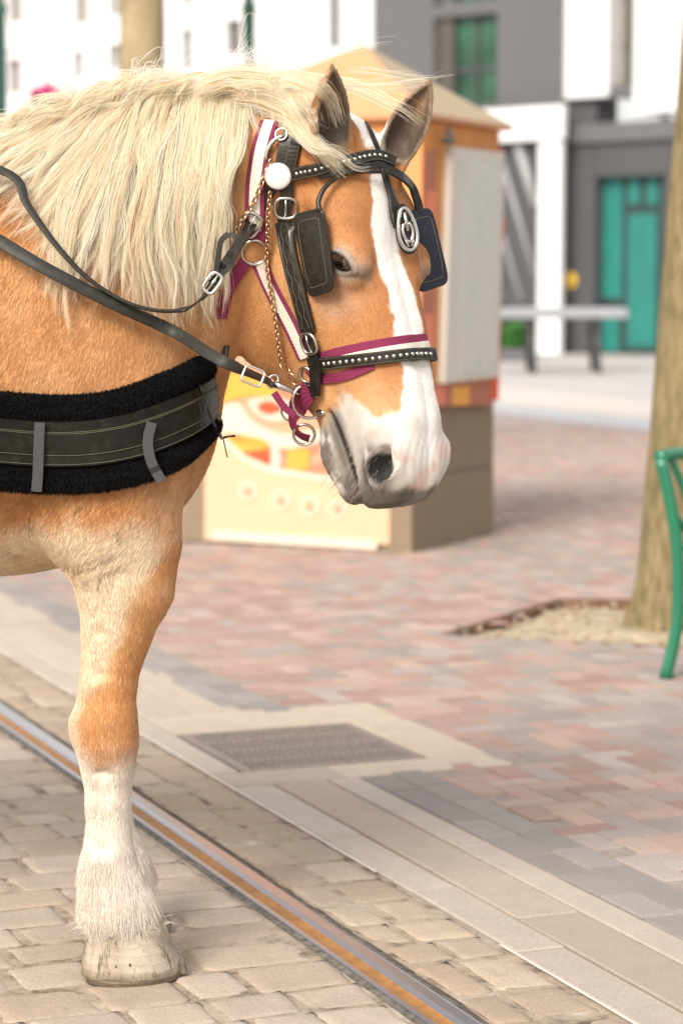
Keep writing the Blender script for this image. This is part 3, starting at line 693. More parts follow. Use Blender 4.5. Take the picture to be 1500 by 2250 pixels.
# ================================================================== BENCH
simple('bench_green', (.012, .165, .085), .32, spec=.6, coat=.3)
BO = Vector((1.185, 8.705, 0)); bD = Vector((.62, .78, 0)).normalized(); bL = Vector((.78, -.62, 0)).normalized()
bench = thing('bench', 'green metal park bench with curved iron ends beside the tree', 'bench', BO)
def bench_end(o):
    def q(px, py, dd=0.0):
        p = at(px, py, 8.705); return Vector((o.x + (p.x - BO.x), o.y + dd, p.z))
    m = MB()
    leg = [q(1449, 1006), q(1462, 1060), q(1476, 1130), q(1486, 1200), q(1489, 1290), q(1486, 1370), q(1474, 1435), q(1460, 1490)]
    m.tube([Vector(v) for v in crom(leg, 24)], .0235, 12)
    z0 = leg[0].z
    arm = [leg[0] + Vector((-.004, 0, .004)), leg[0] + bD * .12 + Vector((0, 0, .008)), leg[0] + bD * .34, leg[0] + bD * .50 + Vector((0, 0, -.02))]; m.tube([Vector(v) for v in crom(arm, 14)], .024, 12)
    cur = [leg[0] + bD * .10, q(1486, 1060) + bD * .04, q(1480, 1120) + bD * .02, leg[3] + Vector((0, 0, .02))]
    sc_ = [leg[2], leg[2] + bD * .10 + Vector((0, 0, -.06)), leg[2] + bD * .30 + Vector((0, 0, -.10)), leg[0] + bD * .46]
    m.tube([Vector(v) for v in crom(sc_, 16)], .018, 8)
    m.tube([Vector(v) for v in crom([leg[0] + bD * .07, leg[1] + bD * .10, leg[2] + bD * .16 + Vector((0, 0, -.03))], 10)], .014, 8)
    rear = [leg[0] + bD * .50 + Vector((0, 0, .08)), leg[3] + bD * .44, leg[5] + bD * .46, leg[7] + bD * .58]; m.tube([Vector(v) for v in crom(rear, 18)], .0155, 8)
    m.tube([leg[5] + Vector((0, 0, .04)), leg[5] + bD * .46 + Vector((0, 0, .04))], .015, 8)
    m.tube([leg[7] + Vector((0, 0, .010)), leg[7] + Vector((.03, 0, .004))], .014, 8)
    return m, leg
m, leg = bench_end(BO); m.build('end_frame', 'bench_green', bench); m2, _ = bench_end(BO + bL * 1.5); m2.build('end_frame', 'bench_green', bench)
for k in range(7):
    a = leg[3] + bD * (.03 + k * .062); MB().box(a + bL * .75 + Vector((0, 0, -.01)), (1.5, .045, .018), Matrix((bL, bD, Vector((0, 0, 1)))).transposed(), bev=.004).build('seat_slat', 'bench_green', bench)
for k in range(5):
    a = leg[3] + bD * (.46 + k * .012) + Vector((0, 0, .08 + k * .075)); MB().box(a + bL * .75, (1.5, .018, .045), Matrix((bL, bD, Vector((0, 0, 1)))).transposed(), bev=.004).build('back_slat', 'bench_green', bench)
# ================================================================== HORSE
YC = 5.10                                # the horse's midline depth
HTH, HPH = math.radians(40), math.radians(13.6)    # head: turn towards the camera, nose forward of vertical
hF = np.array([math.cos(HTH), -math.sin(HTH), 0.0])
hL = np.array([-math.sin(HTH), -math.cos(HTH), 0.0])          # towards the horse's near side
hA = hF * math.sin(HPH) + np.array([0, 0, -1.0]) * math.cos(HPH)
hN = hF * math.cos(HPH) + np.array([0, 0, 1.0]) * math.sin(HPH)
HSC = (1.025, 1.06, 1.10)
hO = np.array(at(800, 266, 4.98))                                # poll
def hloc(P): d = P - hO.astype(P.dtype); return d @ (hA / HSC[0]).astype(P.dtype), d @ (hN / HSC[1]).astype(P.dtype), d @ (hL / HSC[2]).astype(P.dtype)
def hw(u, v, w): return Vector(hO + hA * u * HSC[0] + hN * v * HSC[1] + hL * w * HSC[2])
HM = Matrix(((hA[0], hN[0], hL[0]), (hA[1], hN[1], hL[1]), (hA[2], hN[2], hL[2])))

def sst(a, b, x): t = np.clip((x - a) / (b - a), 0, 1); return t * t * (3 - 2 * t)
def smin(a, b, k):
    h = np.clip(.5 + .5 * (b - a) / k, 0, 1); return b + (a - b) * h - k * h * (1 - h)
def smax(a, b, k): return -smin(-a, -b, k)
def ell(P, c, r, R=None):
    d = P - np.array(c, P.dtype)
    if R is not None: d = d @ np.array(R, P.dtype)
    r = np.array(r, P.dtype)
    k0 = np.sqrt(((d / r) ** 2).sum(1)); k1 = np.sqrt(((d / (r * r)) ** 2).sum(1)) + 1e-9
    return k0 * (k0 - 1) / k1
def rcone(P, a, b, ra, rb, ky=1.0):
    """tapered capsule, narrowed across Y by ky"""
    a = np.array(a, P.dtype); b = np.array(b, P.dtype)
    t0 = None
    ab = (b - a); pa = P - a
    ab2 = float((ab * ab).sum()); t = np.clip((pa @ ab) / ab2, 0, 1)
    d = pa - t[:, None] * ab; r = ra + (rb - ra) * t
    k = ky if not hasattr(ky, '__len__') else (ky[0] + (ky[1] - ky[0]) * t)
    dy = d[:, 1] * k
    q = np.sqrt(d[:, 0] ** 2 + dy ** 2 + d[:, 2] ** 2)
    return (q - r) * np.where(q > 1e-6, np.sqrt((d * d).sum(1)) / np.maximum(q, 1e-6), 1)
def chain(P, pts, k=.03):
    """pts: (px, py, Y, r_px, ky)"""
    D = None
    for (a, b) in zip(pts[:-1], pts[1:]):
        A, B = at(*a[:3]), at(*b[:3]); ra, rb = a[3] * a[2] / FPX, b[3] * b[2] / FPX
        d = rcone(P, A, B, ra, rb, (a[4], b[4]))
        D = d if D is None else smin(D, d, k)
    return D

# head sections: u, v-centre, R dorsal, R lateral, R ventral, boxiness dorsal, boxiness ventral
HS = np.array([
 (-0.03, -.120, .050, .050, .090, 1.00, 1.00),
 (0.02, -.130, .120, .084, .120, 1.04, 1.00),
 (0.08, -.140, .155, .096, .160, 1.08, 1.00),
 (0.14, -.150, .171, .106, .200, 1.10, 1.02),
 (0.20, -.158, .178, .114, .238, 1.11, 1.04),
 (0.27, -.160, .172, .114, .262, 1.10, 1.06),
 (0.34, -.155, .169, .106, .255, 1.09, 1.06),
 (0.41, -.145, .163, .096, .215, 1.10, 1.04),
 (0.48, -.130, .151, .083, .168, 1.10, 1.02),
 (0.55, -.118, .138, .072, .125, 1.09, 1.0),
 (0.62, -.108, .120, .064, .104, 1.08, 1.0),
 (0.67, -.102, .106, .062, .088, 1.06, 1.0),
 (0.72, -.098, .088, .060, .070, 1.05, 1.0),
 (0.752, -.098, .062, .050, .050, 1.0, 1.0)])
def head_loft(u, v, w):
    uc = np.clip(u, HS[0, 0], HS[-1, 0])
    # smooth table lookup (cubic-ish through dense resample)
    tab = HSD
    f = (uc - HS[0, 0]) / (HS[-1, 0] - HS[0, 0]) * (len(tab) - 1); i = np.clip(f.astype(int), 0, len(tab) - 2); q = (f - i)[:, None]
    s = tab[i] * (1 - q) + tab[i + 1] * q
    dv = v - s[:, 1]; r = np.sqrt(dv * dv + w * w) + 1e-7
    ca, sa = dv / r, np.abs(w) / r
    RD = np.where(ca > 0, s[:, 2], s[:, 4]); RL = s[:, 3]
    R = 1 / np.sqrt((ca / RD) ** 2 + (sa / RL) ** 2)
    box = np.where(ca > 0, s[:, 5], s[:, 6])
    R = R * (1 + (box - 1) * (2 * np.abs(ca) * sa) ** 1.5 * 1.6)
    d = (r - R) * np.clip(.55 + .45 * np.abs(ca), .55, 1)
    du = np.abs(u - uc)
    return np.where(du > 0, np.sqrt(np.maximum(d, 0) ** 2 + du ** 2) + np.minimum(d, 0) * .0, d)
HSD = np.array(crom(HS, 240)); 
_uu = np.linspace(HS[0, 0], HS[-1, 0], 240); HSD = np.stack([np.interp(_uu, HSD[:, 0], HSD[:, j]) for j in range(7)], 1); 
for _ in range(6): HSD[1:-1] = (HSD[:-2] + HSD[1:-1] * 2 + HSD[2:]) / 4

EYE = (0.284, -.022, .088)              # eye centre in head coordinates (u, v, |w|)
NOS = (0.678, -.044, .056)              # nostril
def Q(u, v, w): return np.stack([u, v, w], 1)
def rotm(ax, deg): return np.array(Matrix.Rotation(math.radians(deg), 3, ax))
def capl(P, a, b, ra, rb): return rcone(P, a, b, ra, rb, 1.0)

def head_sdf(P):
    u, v, w = hloc(P); aw = np.abs(w); L = Q(u, v, aw)
    d = head_loft(u, v, w)
    # temple / brow and orbit
    d = smin(d, capl(L, (.18, -.036, .076), (.262, -.030, .098), .036, .030), .035)
    d = smin(d, ell(L, EYE, (.048, .038, .030)), .030)
    d = smin(d, capl(L, (.09, -.06, .068), (.20, -.05, .082), .038, .034), .04)
    # hollow above the eye and between the eye and cheek
    d = smax(d, -ell(L, (.205, -.088, .128), (.036, .024, .020)), .03)
    # cheek (masseter) disc and facial crest
    d = smin(d, ell(L, (.30, -.250, .060), (.140, .130, .042)), .06)
    d = smin(d, capl(L, (.335, -.112, .084), (.50, -.098, .060), .018, .010), .04)
    # nasal bone edge
    d = smin(d, capl(L, (.34, -.020, .034), (.60, -.008, .026), .014, .012), .05)
    # hollow of the face under the crest
    # muzzle: nostril wings, upper lip, lower lip, chin
    d = smin(d, ell(L, (.672, -.056, .042), (.066, .048, .029)), .025)
    d = smin(d, ell(L, (.726, -.087, .014), (.036, .058, .041)), .03)
    d = smin(d, ell(L, (.688, -.182, .012), (.055, .030, .036)), .02)      # lower lip
    d = smin(d, ell(L, (.630, -.205, .0), (.060, .040, .044)), .03)        # chin
    # mouth slit, running down from the corner at the bit
    mo = chain_uv(L, [(.555, -.158, .062), (.60, -.150, .062), (.65, -.142, .062), (.70, -.142, .050), (.76, -.146, .02)], [.005, .007, .008, .009, .008])
    d = smax(d, -mo, .010)
    # nostril: comma-shaped opening with a raised rim
    R = rotm('Z', -46) @ rotm('X', 15)
    rim = ell(L, (NOS[0], NOS[1], .068), (.050, .036, .021), R)
    d = smin(d, ell(L, (.635, -.040, .036), (.085, .040, .030)), .04); d = smin(d, rim, .024)
    d = smax(d, -ell(L, (NOS[0] + .004, NOS[1] + .002, .088), (.042, .025, .042), R), .008)
    d = smax(d, -ell(L, (NOS[0] + .020, NOS[1] - .020, .096), (.024, .016, .026), R), .010)
    d = smin(d, capl(L, (NOS[0] - .016, NOS[1] + .030, .066), (NOS[0] + .022, NOS[1] + .020, .066), .011, .007), .008)
    mk_ = sst(.60, .67, u); d = d + .0004 * mk_ * sst(-.12, -.06, v) * np.sin(w * 330 + 5 * np.sin(u * 34)) + .0006 * mk_ * sst(-.08, -.13, v) * np.sin((u + .5 * v) * 300 + 3 * np.sin(aw * 50))
    d = d - .0016 * sst(.05, .3, np.abs(w)) * 0
    # eye: almond opening along the (1, 1) diagonal of the face, with raised lids
    d = smax(d, -ell(L, (EYE[0], EYE[1], EYE[2] + .034), (.0320, .0165, .032), rotm('Z', 45)), .004)
    for (sg, a0, th) in ((1, .0175, .0048), (-1, .0175, .0040), (1, .0290, .0036), (-1, .0270, .0026)):
        pts = []
        for t in np.linspace(-1, 1, 7):
            al = .033 * t * (1 if a0 < .02 else 1.15); bt = sg * a0 * (1 - t * t * .92)
            pts.append((EYE[0] + (al - bt) * .7071, EYE[1] + (al + bt) * .7071, EYE[2] + .0325 - .010 * t * t - (.012 if a0 > .02 else 0)))
        d = smin(d, chain_uv(L, pts, [th] * 7), .006)
    return d
def chain_uv(L, pts, rs, k=.004):
    D = None
    for i in range(len(pts) - 1):
        d = capl(L, pts[i], pts[i + 1], rs[i], rs[i + 1])
        D = d if D is None else np.minimum(D, d)
    return D

# ears: hollow leaf-shaped cups
EARS = []
def ear_setup():
    for (bpx, bpy_, bY, tpx, tpy, tY, opn, side) in (
        (724, 335, 4.90, 742, 150, 4.83, (0.62, -0.78, 0.05), 1),
        (862, 345, 4.97, 948, 176, 4.96, (0.10, -0.99, 0.05), -1)):
        b = np.array(at(bpx, bpy_, bY)); t = np.array(at(tpx, tpy, tY)); ax = t - b; Ln = np.linalg.norm(ax); ax /= Ln
        o = np.array(opn); o = o - ax * (o @ ax); o /= np.linalg.norm(o); s = np.cross(ax, o)
        EARS.append((b, ax, o, s, Ln, side))
ear_setup()
EPR = np.array([(-.25, .030), (-.1, .036), (.0, .039), (.15, .044), (.35, .047), (.5, .044), (.65, .036), (.8, .025), (.92, .012), (1.0, .003)])
def ear_sdf(P, E):
    b, ax, o, s, Ln, side = E
    d = P - b.astype(P.dtype); t = d @ ax.astype(P.dtype) / Ln; x = d @ s.astype(P.dtype); y = d @ o.astype(P.dtype)
    y = y + .018 * np.clip(t, 0, 1) ** 2           # tip curls towards the opening side
    r = np.interp(t, EPR[:, 0], EPR[:, 1]) * (1.0 if side > 0 else .88)
    rr = np.sqrt(x * x * 1.0 + (y * 1.15) ** 2)
    outer = (rr - r) * .9
    over = np.maximum(t - 1, 0) + np.maximum(-.25 - t, 0)
    outer = np.where(over > 0, np.sqrt(np.maximum(outer, 0) ** 2 + (over * Ln) ** 2), outer)
    shell = np.abs(outer + .004) - .0045
    shell = smax(shell, y - .004, .004)
    base = smax(outer + .004, (t + .06) * Ln + y * 1.1, .010)       # solid root sloping up into the cup
    return smin(shell, base, .014)

NECK = [(700, 330, 4.99, 92, 1.15), (615, 400, 5.03, 150, 1.55), (480, 480, 5.08, 232, 2.05), (330, 545, YC, 275, 1.85), (180, 610, YC, 320, 1.55), (30, 690, YC, 360, 1.38)]
TORSO = [(60, 810, YC, 425, 1.34), (-250, 830, YC, 445, 1.27), (-650, 840, YC, 450, 1.22), (-1050, 800, YC, 420, 1.2), (-1400, 720, YC, 350, 1.1)]
YL, YR = 4.93, 5.27                        # near and far foreleg depth
def leg_chain(Y, dx=0.0, sc=1.0):
    pts = [(250, 1060, 145, 1.35), (272, 1190, 118, 1.35), (274, 1290, 100, 1.25), (256, 1395, 68, 1.1), (243, 1470, 54, 1.05), (235, 1530, 53, 1.0), (232, 1590, 60, .95), (235, 1640, 58, .95),
           (238, 1700, 46, 1.0), (238, 1770, 41, 1.1), (240, 1840, 41, 1.15), (238, 1900, 52, 1.0), (246, 1950, 58, .95), (255, 1985, 67, .92), (264, 2020, 75, .95), (270, 2050, 80, .95)]
    out = []
    for (x, y, r, k) in pts:
        if Y == YL: out.append((x, y, Y, r, k))
        else:                                 # same leg carried to its own depth
            p = at(x, y, YL); q = Vector((p.x + dx, Y, p.z)); X, Yp = proj(q); out.append((X, Yp, Y, r * sc * YL / Y, k))
    return out
LEGN = leg_chain(YL); LEGF = leg_chain(YR, -.028, .88)
def hind(Y):
    return [(-1420, 900, Y, 250, 1.6), (-1440, 1150, Y, 170, 1.4), (-1500, 1350, Y, 110, 1.2), (-1590, 1500, Y, 80, 1.1), (-1560, 1620, Y, 62, 1.0), (-1520, 1800, Y, 52, 1.0), (-1505, 1920, Y, 62, 1.0), (-1470, 2000, Y, 85, 1.0), (-1460, 2050, Y, 86, 1.0)]
def body_sdf(P):
    d = chain(P, TORSO, .10)
    d = smin(d, chain(P, NECK, .06), .09)
    # chest, breast and lower chest
    d = smin(d, rcone(P, at(215, 800, YC), at(250, 930, YC), .225, .195, 1.05), .08)
    d = smin(d, rcone(P, at(290, 860, YC), at(312, 960, YC), .125, .110, .85), .06)
    d = smin(d, rcone(P, at(200, 1000, YC), at(60, 1080, YC), .190, .150, 1.0), .08)
    # shoulder blade and point of shoulder, both sides
    for Y in (4.92, 5.28):
        d = smin(d, rcone(P, at(60, 620, Y), at(290, 960, Y), .10, .105, 1.6), .08)
        d = smin(d, rcone(P, at(290, 960, Y), at(200, 1120, Y), .115, .12, 1.2), .06)
    for LG in (LEGN, LEGF): d = smin(d, smax(chain(P, LG, .036), .112 - P[:, 2], .012), .07)
    # elbow fold
    for Y in (YL, YR):                       # tendon groove, back of the knee and front of the fetlock
        dz = 0 if Y == YL else 1
        for sy in (-1, 1):
            d = smax(d, -rcone(P, at(221, 1705, Y + sy * .052), at(222, 1862, Y + sy * .054), .010, .010), .028)
            d = smax(d, -rcone(P, at(212, 1400, Y + sy * .070), at(222, 1480, Y + sy * .060), .012, .010), .025)
        d = smin(d, ell(P, at(182, 1596, Y), (.022, .024, .034)), .025) if dz == 0 else d
    for Y in (4.95, 5.25): d = smin(d, smax(chain(P, hind(Y), .04), .112 - P[:, 2], .012), .09)
    return d
def detail(P):
    """muscle lines, veins and folds as a small displacement (metres)"""
    return np.zeros(len(P), P.dtype)
def horse_sdf(P):
    b = body_sdf(P); h = head_sdf(P)
    near = (P[:, 0] > -.45) & (P[:, 2] > .9)
    d = b.copy()
    # crease between jaw and neck: tight blend
    u, v, w = hloc(P)
    kk = np.clip(.012 + .10 * np.clip((.10 - u) / .12, 0, 1), .012, .10)
    hh = np.clip(.5 + .5 * (b - h) / kk, 0, 1)
    d = b + (h - b) * hh - kk * hh * (1 - hh)
    for E in EARS:
        e = ear_sdf(P, E); d = smin(d, e, .038)
    return d

def axis(segs):
    out = []
    for a, b, s in segs:
        n = max(1, int(round((b - a) / s))); out += list(np.linspace(a, b, n, endpoint=False))
    out.append(segs[-1][1]); return np.array(out, np.float32)
def surface_nets(f, X, Y, Z, coarse=5):
    nx, ny, nz = len(X), len(Y), len(Z)
    def pad(A): return A[::coarse] if (len(A) - 1) % coarse == 0 else np.r_[A[::coarse], A[-1:]]
    ix, iy, iz = [np.unique(np.r_[np.arange(0, n, coarse), n - 1]) for n in (nx, ny, nz)]
    G = np.stack(np.meshgrid(X[ix], Y[iy], Z[iz], indexing='ij'), -1).reshape(-1, 3)
    def ev(P, ch=400000):
        return np.concatenate([f(P[i:i + ch]) for i in range(0, len(P), ch)]).astype(np.float32)
    c = ev(G).reshape(len(ix), len(iy), len(iz))
    # a fine block is evaluated when a corner is close to the surface or its corners change sign
    cell = np.stack([c[a:c.shape[0] - 1 + a, b:c.shape[1] - 1 + b, e:c.shape[2] - 1 + e] for a in (0, 1) for b in (0, 1) for e in (0, 1)])
    hx, hy, hz = np.diff(X[ix]), np.diff(Y[iy]), np.diff(Z[iz])
    diag = np.sqrt(hx[:, None, None] ** 2 + hy[None, :, None] ** 2 + hz[None, None, :] ** 2)
    act = (np.abs(cell).min(0) < diag * 1.15) | (cell.min(0) * cell.max(0) < 0)
    V = np.empty((nx, ny, nz), np.float32)
    bx, by, bz = [np.clip(np.searchsorted(i_, np.arange(n), 'right') - 1, 0, len(i_) - 2) for i_, n in ((ix, nx), (iy, ny), (iz, nz))]
    sgn = np.where(cell.mean(0) > 0, 1.0, -1.0).astype(np.float32)
    V[:] = sgn[bx][:, by][:, :, bz]
    M = act[bx][:, by][:, :, bz]
    # include upper faces of active cells
    M2 = M.copy(); M2[1:] |= M[:-1]; M2[:, 1:] |= M2[:, :-1]; M2[:, :, 1:] |= M2[:, :, :-1]
    idx = np.nonzero(M2)
    P = np.stack([X[idx[0]], Y[idx[1]], Z[idx[2]]], 1)
    V[idx] = ev(P)
    S = V < 0
    cnt = sum(S[a:nx - 1 + a, b:ny - 1 + b, e:nz - 1 + e].astype(np.int8) for a in (0, 1) for b in (0, 1) for e in (0, 1))
    ci = np.nonzero((cnt > 0) & (cnt < 8)); n = len(ci[0])
    vid = np.full((nx - 1, ny - 1, nz - 1), -1, np.int32); vid[ci] = np.arange(n)
    acc = np.zeros((n, 3)); w = np.zeros(n)
    cor = [(a, b, e) for a in (0, 1) for b in (0, 1) for e in (0, 1)]
    for p in cor:
        for k in range(3):
            if p[k]: continue
            q = list(p); q[k] = 1
            a = tuple(ci[j] + p[j] for j in range(3)); b = tuple(ci[j] + q[j] for j in range(3))
            va, vb = V[a], V[b]; m = (va < 0) != (vb < 0); t = np.where(m, va / np.where(m, va - vb, 1), 0)
            A = np.stack([X[a[0]], Y[a[1]], Z[a[2]]], 1); B = np.stack([X[b[0]], Y[b[1]], Z[b[2]]], 1)
            acc += np.where(m[:, None], A + (B - A) * t[:, None], 0); w += m
    verts = acc / np.maximum(w, 1)[:, None]
    faces = []
    for k in range(3):
        sl0 = [slice(1, nx - 1), slice(1, ny - 1), slice(1, nz - 1)]; sl1 = list(sl0)
        dims = (nx, ny, nz)
        sl0[k] = slice(0, dims[k] - 1); sl1[k] = slice(1, dims[k])
        s0, s1 = S[tuple(sl0)], S[tuple(sl1)]
        e = np.nonzero(s0 != s1); base = [e[j] + (0 if j == k else 1) for j in range(3)]
        i, j = [(1, 2), (2, 0), (0, 1)][k]
        def cellv(di, dj):
            q = list(base); q[i] = base[i] - di; q[j] = base[j] - dj; return vid[tuple(q)]
        qd = np.stack([cellv(1, 1), cellv(0, 1), cellv(0, 0), cellv(1, 0)], 1)
        flip = ~s0[e]; qd[flip] = qd[flip][:, ::-1]
        faces.append(qd)
    F = np.concatenate(faces); F = F[(F >= 0).all(1)]
    return verts, F
GX = axis([(-2.9, -1.0, .022), (-1.0, -.72, .010), (-.72, -.30, .0050), (-.30, .30, .0038)])
GY = axis([(4.40, 4.60, .02), (4.60, 5.10, .0045), (5.10, 5.60, .010)])
GZ = axis([(0.045, .55, .0055), (.55, .95, .0055), (.95, 2.0, .0039)])
HV, HFc = surface_nets(horse_sdf, GX, GY, GZ)

# ---- value noise in numpy
_rs = np.random.RandomState(7); _NT = _rs.rand(32, 32, 32).astype(np.float32)
def vnoise(P, sc, oct=3, off=0.0):
    out = 0; amp = .5; tot = 0
    for o in range(oct):
        q = P * sc * 2 ** o + off + 17.3 * o + 500; i = np.floor(q).astype(int); f = q - i; f = f * f * (3 - 2 * f); i &= 31; j = (i + 1) & 31
        x0, y0, z0 = i.T; x1, y1, z1 = j.T; fx, fy, fz = f.T
        c = ((_NT[x0, y0, z0] * (1 - fx) + _NT[x1, y0, z0] * fx) * (1 - fy) + (_NT[x0, y1, z0] * (1 - fx) + _NT[x1, y1, z0] * fx) * fy) * (1 - fz) + \
            ((_NT[x0, y0, z1] * (1 - fx) + _NT[x1, y0, z1] * fx) * (1 - fy) + (_NT[x0, y1, z1] * (1 - fx) + _NT[x1, y1, z1] * fx) * fy) * fz
        out = out + c * amp; tot += amp; amp *= .5
    return out / tot
# coat colours (albedo)
K = {k: np.array(v) for k, v in dict(tan=(.56, .280, .112), dark=(.41, .170, .060), light=(.66, .400, .205), cream=(.70, .58, .42),
     white=(.78, .755, .72), grey=(.34, .31, .28), lip=(.105, .090, .075), black=(.006, .0055, .0055), pink=(.66, .43, .36), pale=(.60, .55, .49), earin=(.085, .066, .052), earup=(.24, .185, .13), straw=(.62, .45, .27)).items()}
def coat(P):
    u, v, w = hloc(P); aw = np.abs(w)
    xx = 750 + P[:, 0] * 1084; yy = 620 + (HC - P[:, 2]) * 1084        # side-on body coordinates
    n1 = vnoise(P, 9); n2 = vnoise(P, 28, 3, 9.); n3 = vnoise(P, 90, 2, 3.)
    def mx(c, k, m): return c * (1 - m[:, None]) + K[k] * m[:, None]
    c = np.tile(K['tan'], (len(P), 1))
    c = mx(c, 'light', sst(.35, .75, n1) * .6)
    ns = vnoise(P * np.array([1., 1., .28]), 11, 3, 31.); c = mx(c, 'dark', sst(.50, .72, ns) * .45 * (P[:, 2] > .75))  # shading of the neck folds painted in as vertical dark streaks
    c = mx(c, 'dark', sst(.55, .85, 1 - n1) * .5)
    head = (u > -.06) & (P[:, 0] > -.32) & (P[:, 2] > .86) & (head_loft(u, v, w) < .055)
    hm = head.astype(float)
    # ---- body
    j = (n1 - .5) * 120 + (n2 - .5) * 60
    belly = sst(-30, 50, yy + j * .8 - np.interp(xx, [-600, 0, 150, 300, 420], [1230, 1165, 1120, 1130, 1190])) * (1 - hm)
    front = np.interp(yy, [1100, 1250, 1300, 1400, 1480, 1530, 1600, 1700], [420, 330, 305, 262, 222, 190, 175, 170])
    leg = (yy > 1180) & (xx > 100)
    fl = sst(-25, 25, xx + j * .35 - front)                         # 1 = tan front of the forearm
    belly = np.where(leg, belly * (1 - fl), belly)
    c = mx(c, 'cream', belly * .92)
    patch = sst(.50, .68, n1 * .5 + n2 * .5) * sst(1040, 1110, yy) * (1 - sst(1260, 1330, yy)) * (1 - hm); c = mx(c, 'straw', patch * .7)
    knee = sst(1470, 1570, yy + j * .7) * (1 - sst(1620, 1730, yy + j * .9)) * sst(160, 195, xx + j * .2) * (.72 + .5 * n2)
    c = mx(c, 'tan', knee * (.75 + .25 * n2) * (xx < 420))
    low = sst(1620, 1730, yy + j * .9); c = mx(c, 'white', low * .85); c = mx(c, 'cream', low * .30)
    # chest lighter under the mane side of the shoulder
    c = mx(c, 'light', sst(.3, .7, n1) * .35 * (1 - hm) * (1 - sst(1050, 1150, yy)))
    # dirt speckle left off; elbow wrinkle shade painted as thin dark strokes
    dirt = sst(.80, .86, n3) * sst(1100, 1180, yy) * .0
    for (x0, y0, x1, y1, x2, y2, th, al) in ((150, 1262, 215, 1238, 262, 1205, 2.6, .55), (158, 1278, 225, 1258, 300, 1222, 2.6, .5), (165, 1296, 230, 1270, 282, 1240, 2.4, .45), (148, 1248, 190, 1235, 235, 1212, 2.4, .5), (172, 1318, 215, 1296, 262, 1262, 2.2, .4), (196, 1340, 225, 1312, 255, 1282, 2.2, .35),
            (205, 1095, 190, 1100, 176, 1112, 3.0, .6), (262, 1160, 268, 1168, 275, 1178, 2.6, .7), (215, 1280, 222, 1262, 240, 1252, 3.0, .6), (60, 1155, 66, 1160, 72, 1158, 4, .5), (240, 1230, 262, 1215, 275, 1210, 2.5, .5), (0, 1225, 10, 1222, 30, 1232, 3, .4)):
        m_ = (np.abs(xx - x1) < 110) & (np.abs(yy - y1) < 80) & (P[:, 1] < 5.05)
        if not m_.any(): continue
        qx = xx[m_] + (n3[m_] - .5) * 6; qy = yy[m_] + (n2[m_] - .5) * 14; best = np.full(len(qx), 1e9)
        for (a0, b0, a1, b1) in ((x0, y0, x1, y1), (x1, y1, x2, y2)):
            dx, dy = a1 - a0, b1 - b0; t = np.clip(((qx - a0) * dx + (qy - b0) * dy) / (dx * dx + dy * dy), 0, 1); best = np.minimum(best, np.hypot(qx - a0 - t * dx, qy - b0 - t * dy))
        k_ = (1 - sst(th * .4, th * 1.8, best)) * al * (1 - hm[m_]); c[m_] = c[m_] * (1 - k_[:, None]) + np.array([.16, .10, .06]) * k_[:, None]
    # ---- head
    top = v > -.10
    c = mx(c, 'dark', hm * sst(-.18, -.04, v) * (1 - sst(.46, .60, u)) * (.50 + .5 * n1))
    c = mx(c, 'grey', hm * (1 - sst(.02, .07, np.sqrt((u - .345) ** 2 + ((v + .06)) ** 2))) * (aw > .05) * .28)  # shading below the eye painted as a soft grey patch
    c = mx(c, 'light', hm * sst(.40, .55, u) * (1 - sst(-.03, 0, v)) * .3)
    jb = (n2 - .5) * .022 + (n3 - .5) * .008
    half = np.interp(u, [-.05, .0, .05, .07, .12, .20, .30, .45, .55, .62, .70], [.030, .034, .024, .012, .018, .026, .034, .038, .044, .058, .11])
    off = np.interp(u, [.08, .13, .20, .28, .36, .5], [0, .016, .022, .014, .006, .004])
    bl = sst(-.004, .004, half + jb - np.abs(w - off)) * (v > -.085) * hm
    c = mx(c, 'white', bl)
    ub = np.interp(v, [-.26, -.17, -.10, -.03], [.61, .565, .540, .590])
    mz = sst(-.016, .016, u + jb * 2.0 - ub) * hm
    c = mx(c, 'white', mz * .92)
    side = sst(.010, .035, aw)
    g1 = sst(-.05, .075, (-.075 - v) + (u - .61) * .55 + (n2 - .5) * .02)
    c = mx(c, 'pale', mz * side * .75); c = mx(c, 'grey', mz * side * g1 * .75)
    nd = np.sqrt(((u - NOS[0]) / 1.2) ** 2 + (v - NOS[1]) ** 2 + ((aw - .10) / 2.5) ** 2)
    c = mx(c, 'grey', hm * (1 - sst(.045, .075, nd)) * .7 * (1 - bl))
    # lips and chin: dark skin, pink snip between the nostrils
    dk = sst(-.005, .030, -.172 - v + jb) * sst(.55, .60, u); dk = np.maximum(dk, sst(.0, .035, (u - .700) + (-.08 - v) * .35 + jb) * side)
    c = mx(c, 'lip', hm * dk * (.55 + .40 * n3))
    nl = np.sqrt(((u - NOS[0] - .030) / 1.3) ** 2 + (v - NOS[1] + .022) ** 2); c = mx(c, 'lip', hm * (1 - sst(.032, .062, nl + jb)) * (aw > .02) * (1 - bl) * .9)
    mline = hm * (1 - sst(.008, .034, np.abs(v + .152))) * sst(.53, .57, u); c = mx(c, 'lip', mline * (.55 + .35 * n2))
    mv = np.interp(u, [.555, .60, .65, .70, .76], [-.158, -.150, -.142, -.142, -.146]); c = mx(c, 'black', hm * (1 - sst(.0025, .0085, np.abs(v - mv))) * sst(.545, .56, u) * (aw > .015) * .85)  # shade inside the mouth slit painted as a black line
    c = mx(c, 'white', hm * sst(.50, .62, n2) * sst(-.172, -.19, v) * sst(.57, .60, u) * .75)
    c = mx(c, 'lip', hm * sst(.722, .738, u + jb - .12 * (v + .10)) * .85)
